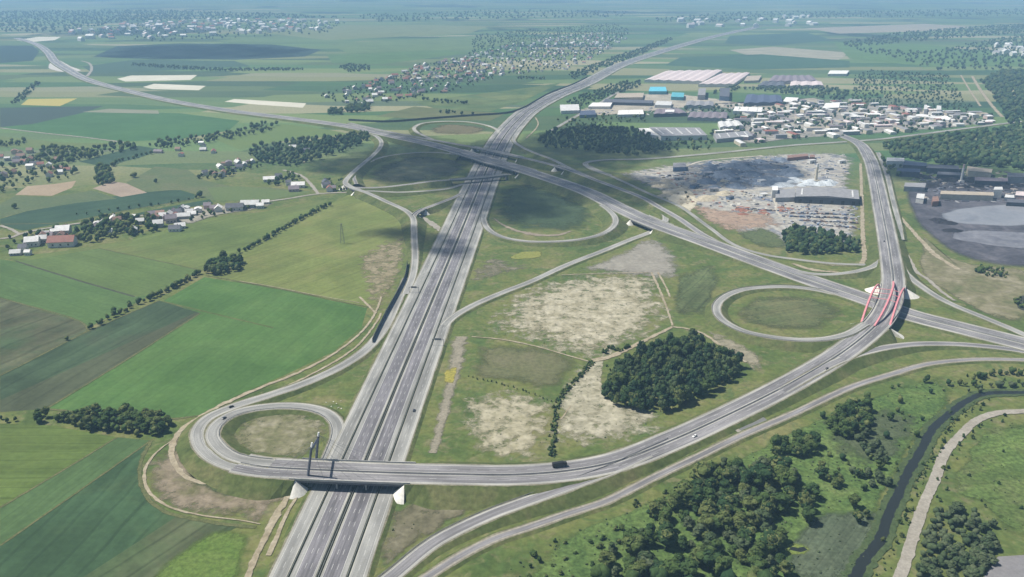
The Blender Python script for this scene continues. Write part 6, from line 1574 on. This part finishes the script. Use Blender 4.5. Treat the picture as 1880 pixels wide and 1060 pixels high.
# ------------------------------------------------------------------ clouds above the view: their shade lies on the crossing
t = NT('thin_cloud')
cd = t.n('ShaderNodeBsdfDiffuse'); cd.inputs[0].default_value = (.9, .91, .93, 1)
ct = t.n('ShaderNodeBsdfTransparent'); cx = t.n('ShaderNodeMixShader'); cx.inputs[0].default_value = .22
t.t.links.new(ct.outputs[0], cx.inputs[1]); t.t.links.new(cd.outputs[0], cx.inputs[2]); t.t.links.new(cx.outputs[0], t.out.inputs[0])
M['cloud'] = t.m
def cloud(poly, alt, r, label, seed, spacing):
    g_ = np.random.default_rng(seed); V, F = [], []
    sh_ = SUNV * (alt / SUNV[2])
    for (x, y) in fill(poly, spacing, seed, 1.0):
        v = ICO2[0] * (1 + g_.uniform(-.15, .15, (len(ICO2[0]), 1))) * r * g_.uniform(.75, 1.2); v[:, 2] *= .7
        b_ = len(V); V += list(v + (x + sh_[0], y + sh_[1], alt + g_.uniform(-.3, .6) * r)); F += [tuple(k + b_ for k in q_) for q_ in ICO2[1]]
    tag(link('cloud', mesh('cloud', V, F, [M['cloud']], smooth=True)), label, 'cloud', None, 'structure')
cloud([(735, 248), (850, 262), (950, 262), (1000, 240), (1110, 232), (1210, 250), (1230, 285), (1130, 300), (1130, 330), (1230, 330), (1300, 300), (1450, 300), (1480, 325), (1300, 350), (1180, 375), (1120, 385), (1060, 370), (960, 400), (900, 405), (850, 385), (800, 345), (690, 330), (620, 320), (560, 310), (640, 285), (700, 270)], 1300, 34, 'broad fair weather cloud shading the motorway crossing', 1, 36)
cloud([(670, 428), (720, 420), (780, 424), (850, 445), (850, 470), (790, 470), (740, 440)], 1250, 15, 'small cloud puff shading a strip of the straight motorway', 2, 15)
cloud([(1600, 300), (1700, 300), (1880, 310), (1880, 345), (1760, 345), (1640, 330)], 1350, 34, 'cloud shading the mine sheds', 3, 40)
cloud([(180, 104), (260, 86), (420, 82), (560, 92), (520, 104), (300, 108)], 1500, 60, 'far cloud shading the dark field beyond the motorway bend', 4, 75)

# ------------------------------------------------------------------ haze
hm = bpy.data.materials.new('haze_air'); hm.use_nodes = True; hm.node_tree.nodes.clear()
ho = hm.node_tree.nodes.new('ShaderNodeOutputMaterial'); hv = hm.node_tree.nodes.new('ShaderNodeVolumePrincipled')
hv.inputs['Density'].default_value = HAZE_D
hv.inputs['Color'].default_value = (*HAZE_C, 1)
hv.inputs['Anisotropy'].default_value = 0.0
hm.node_tree.links.new(hv.outputs[0], ho.inputs['Volume'])
mb = MB(); mb.box(-GX - 60, GX + 60, GY0 - 60, GY1 + 60, -1.0, CAMZ + 12)
tag(mb.build('haze', hm), 'thin blue haze hanging over the whole plain', 'haze', None, 'stuff')
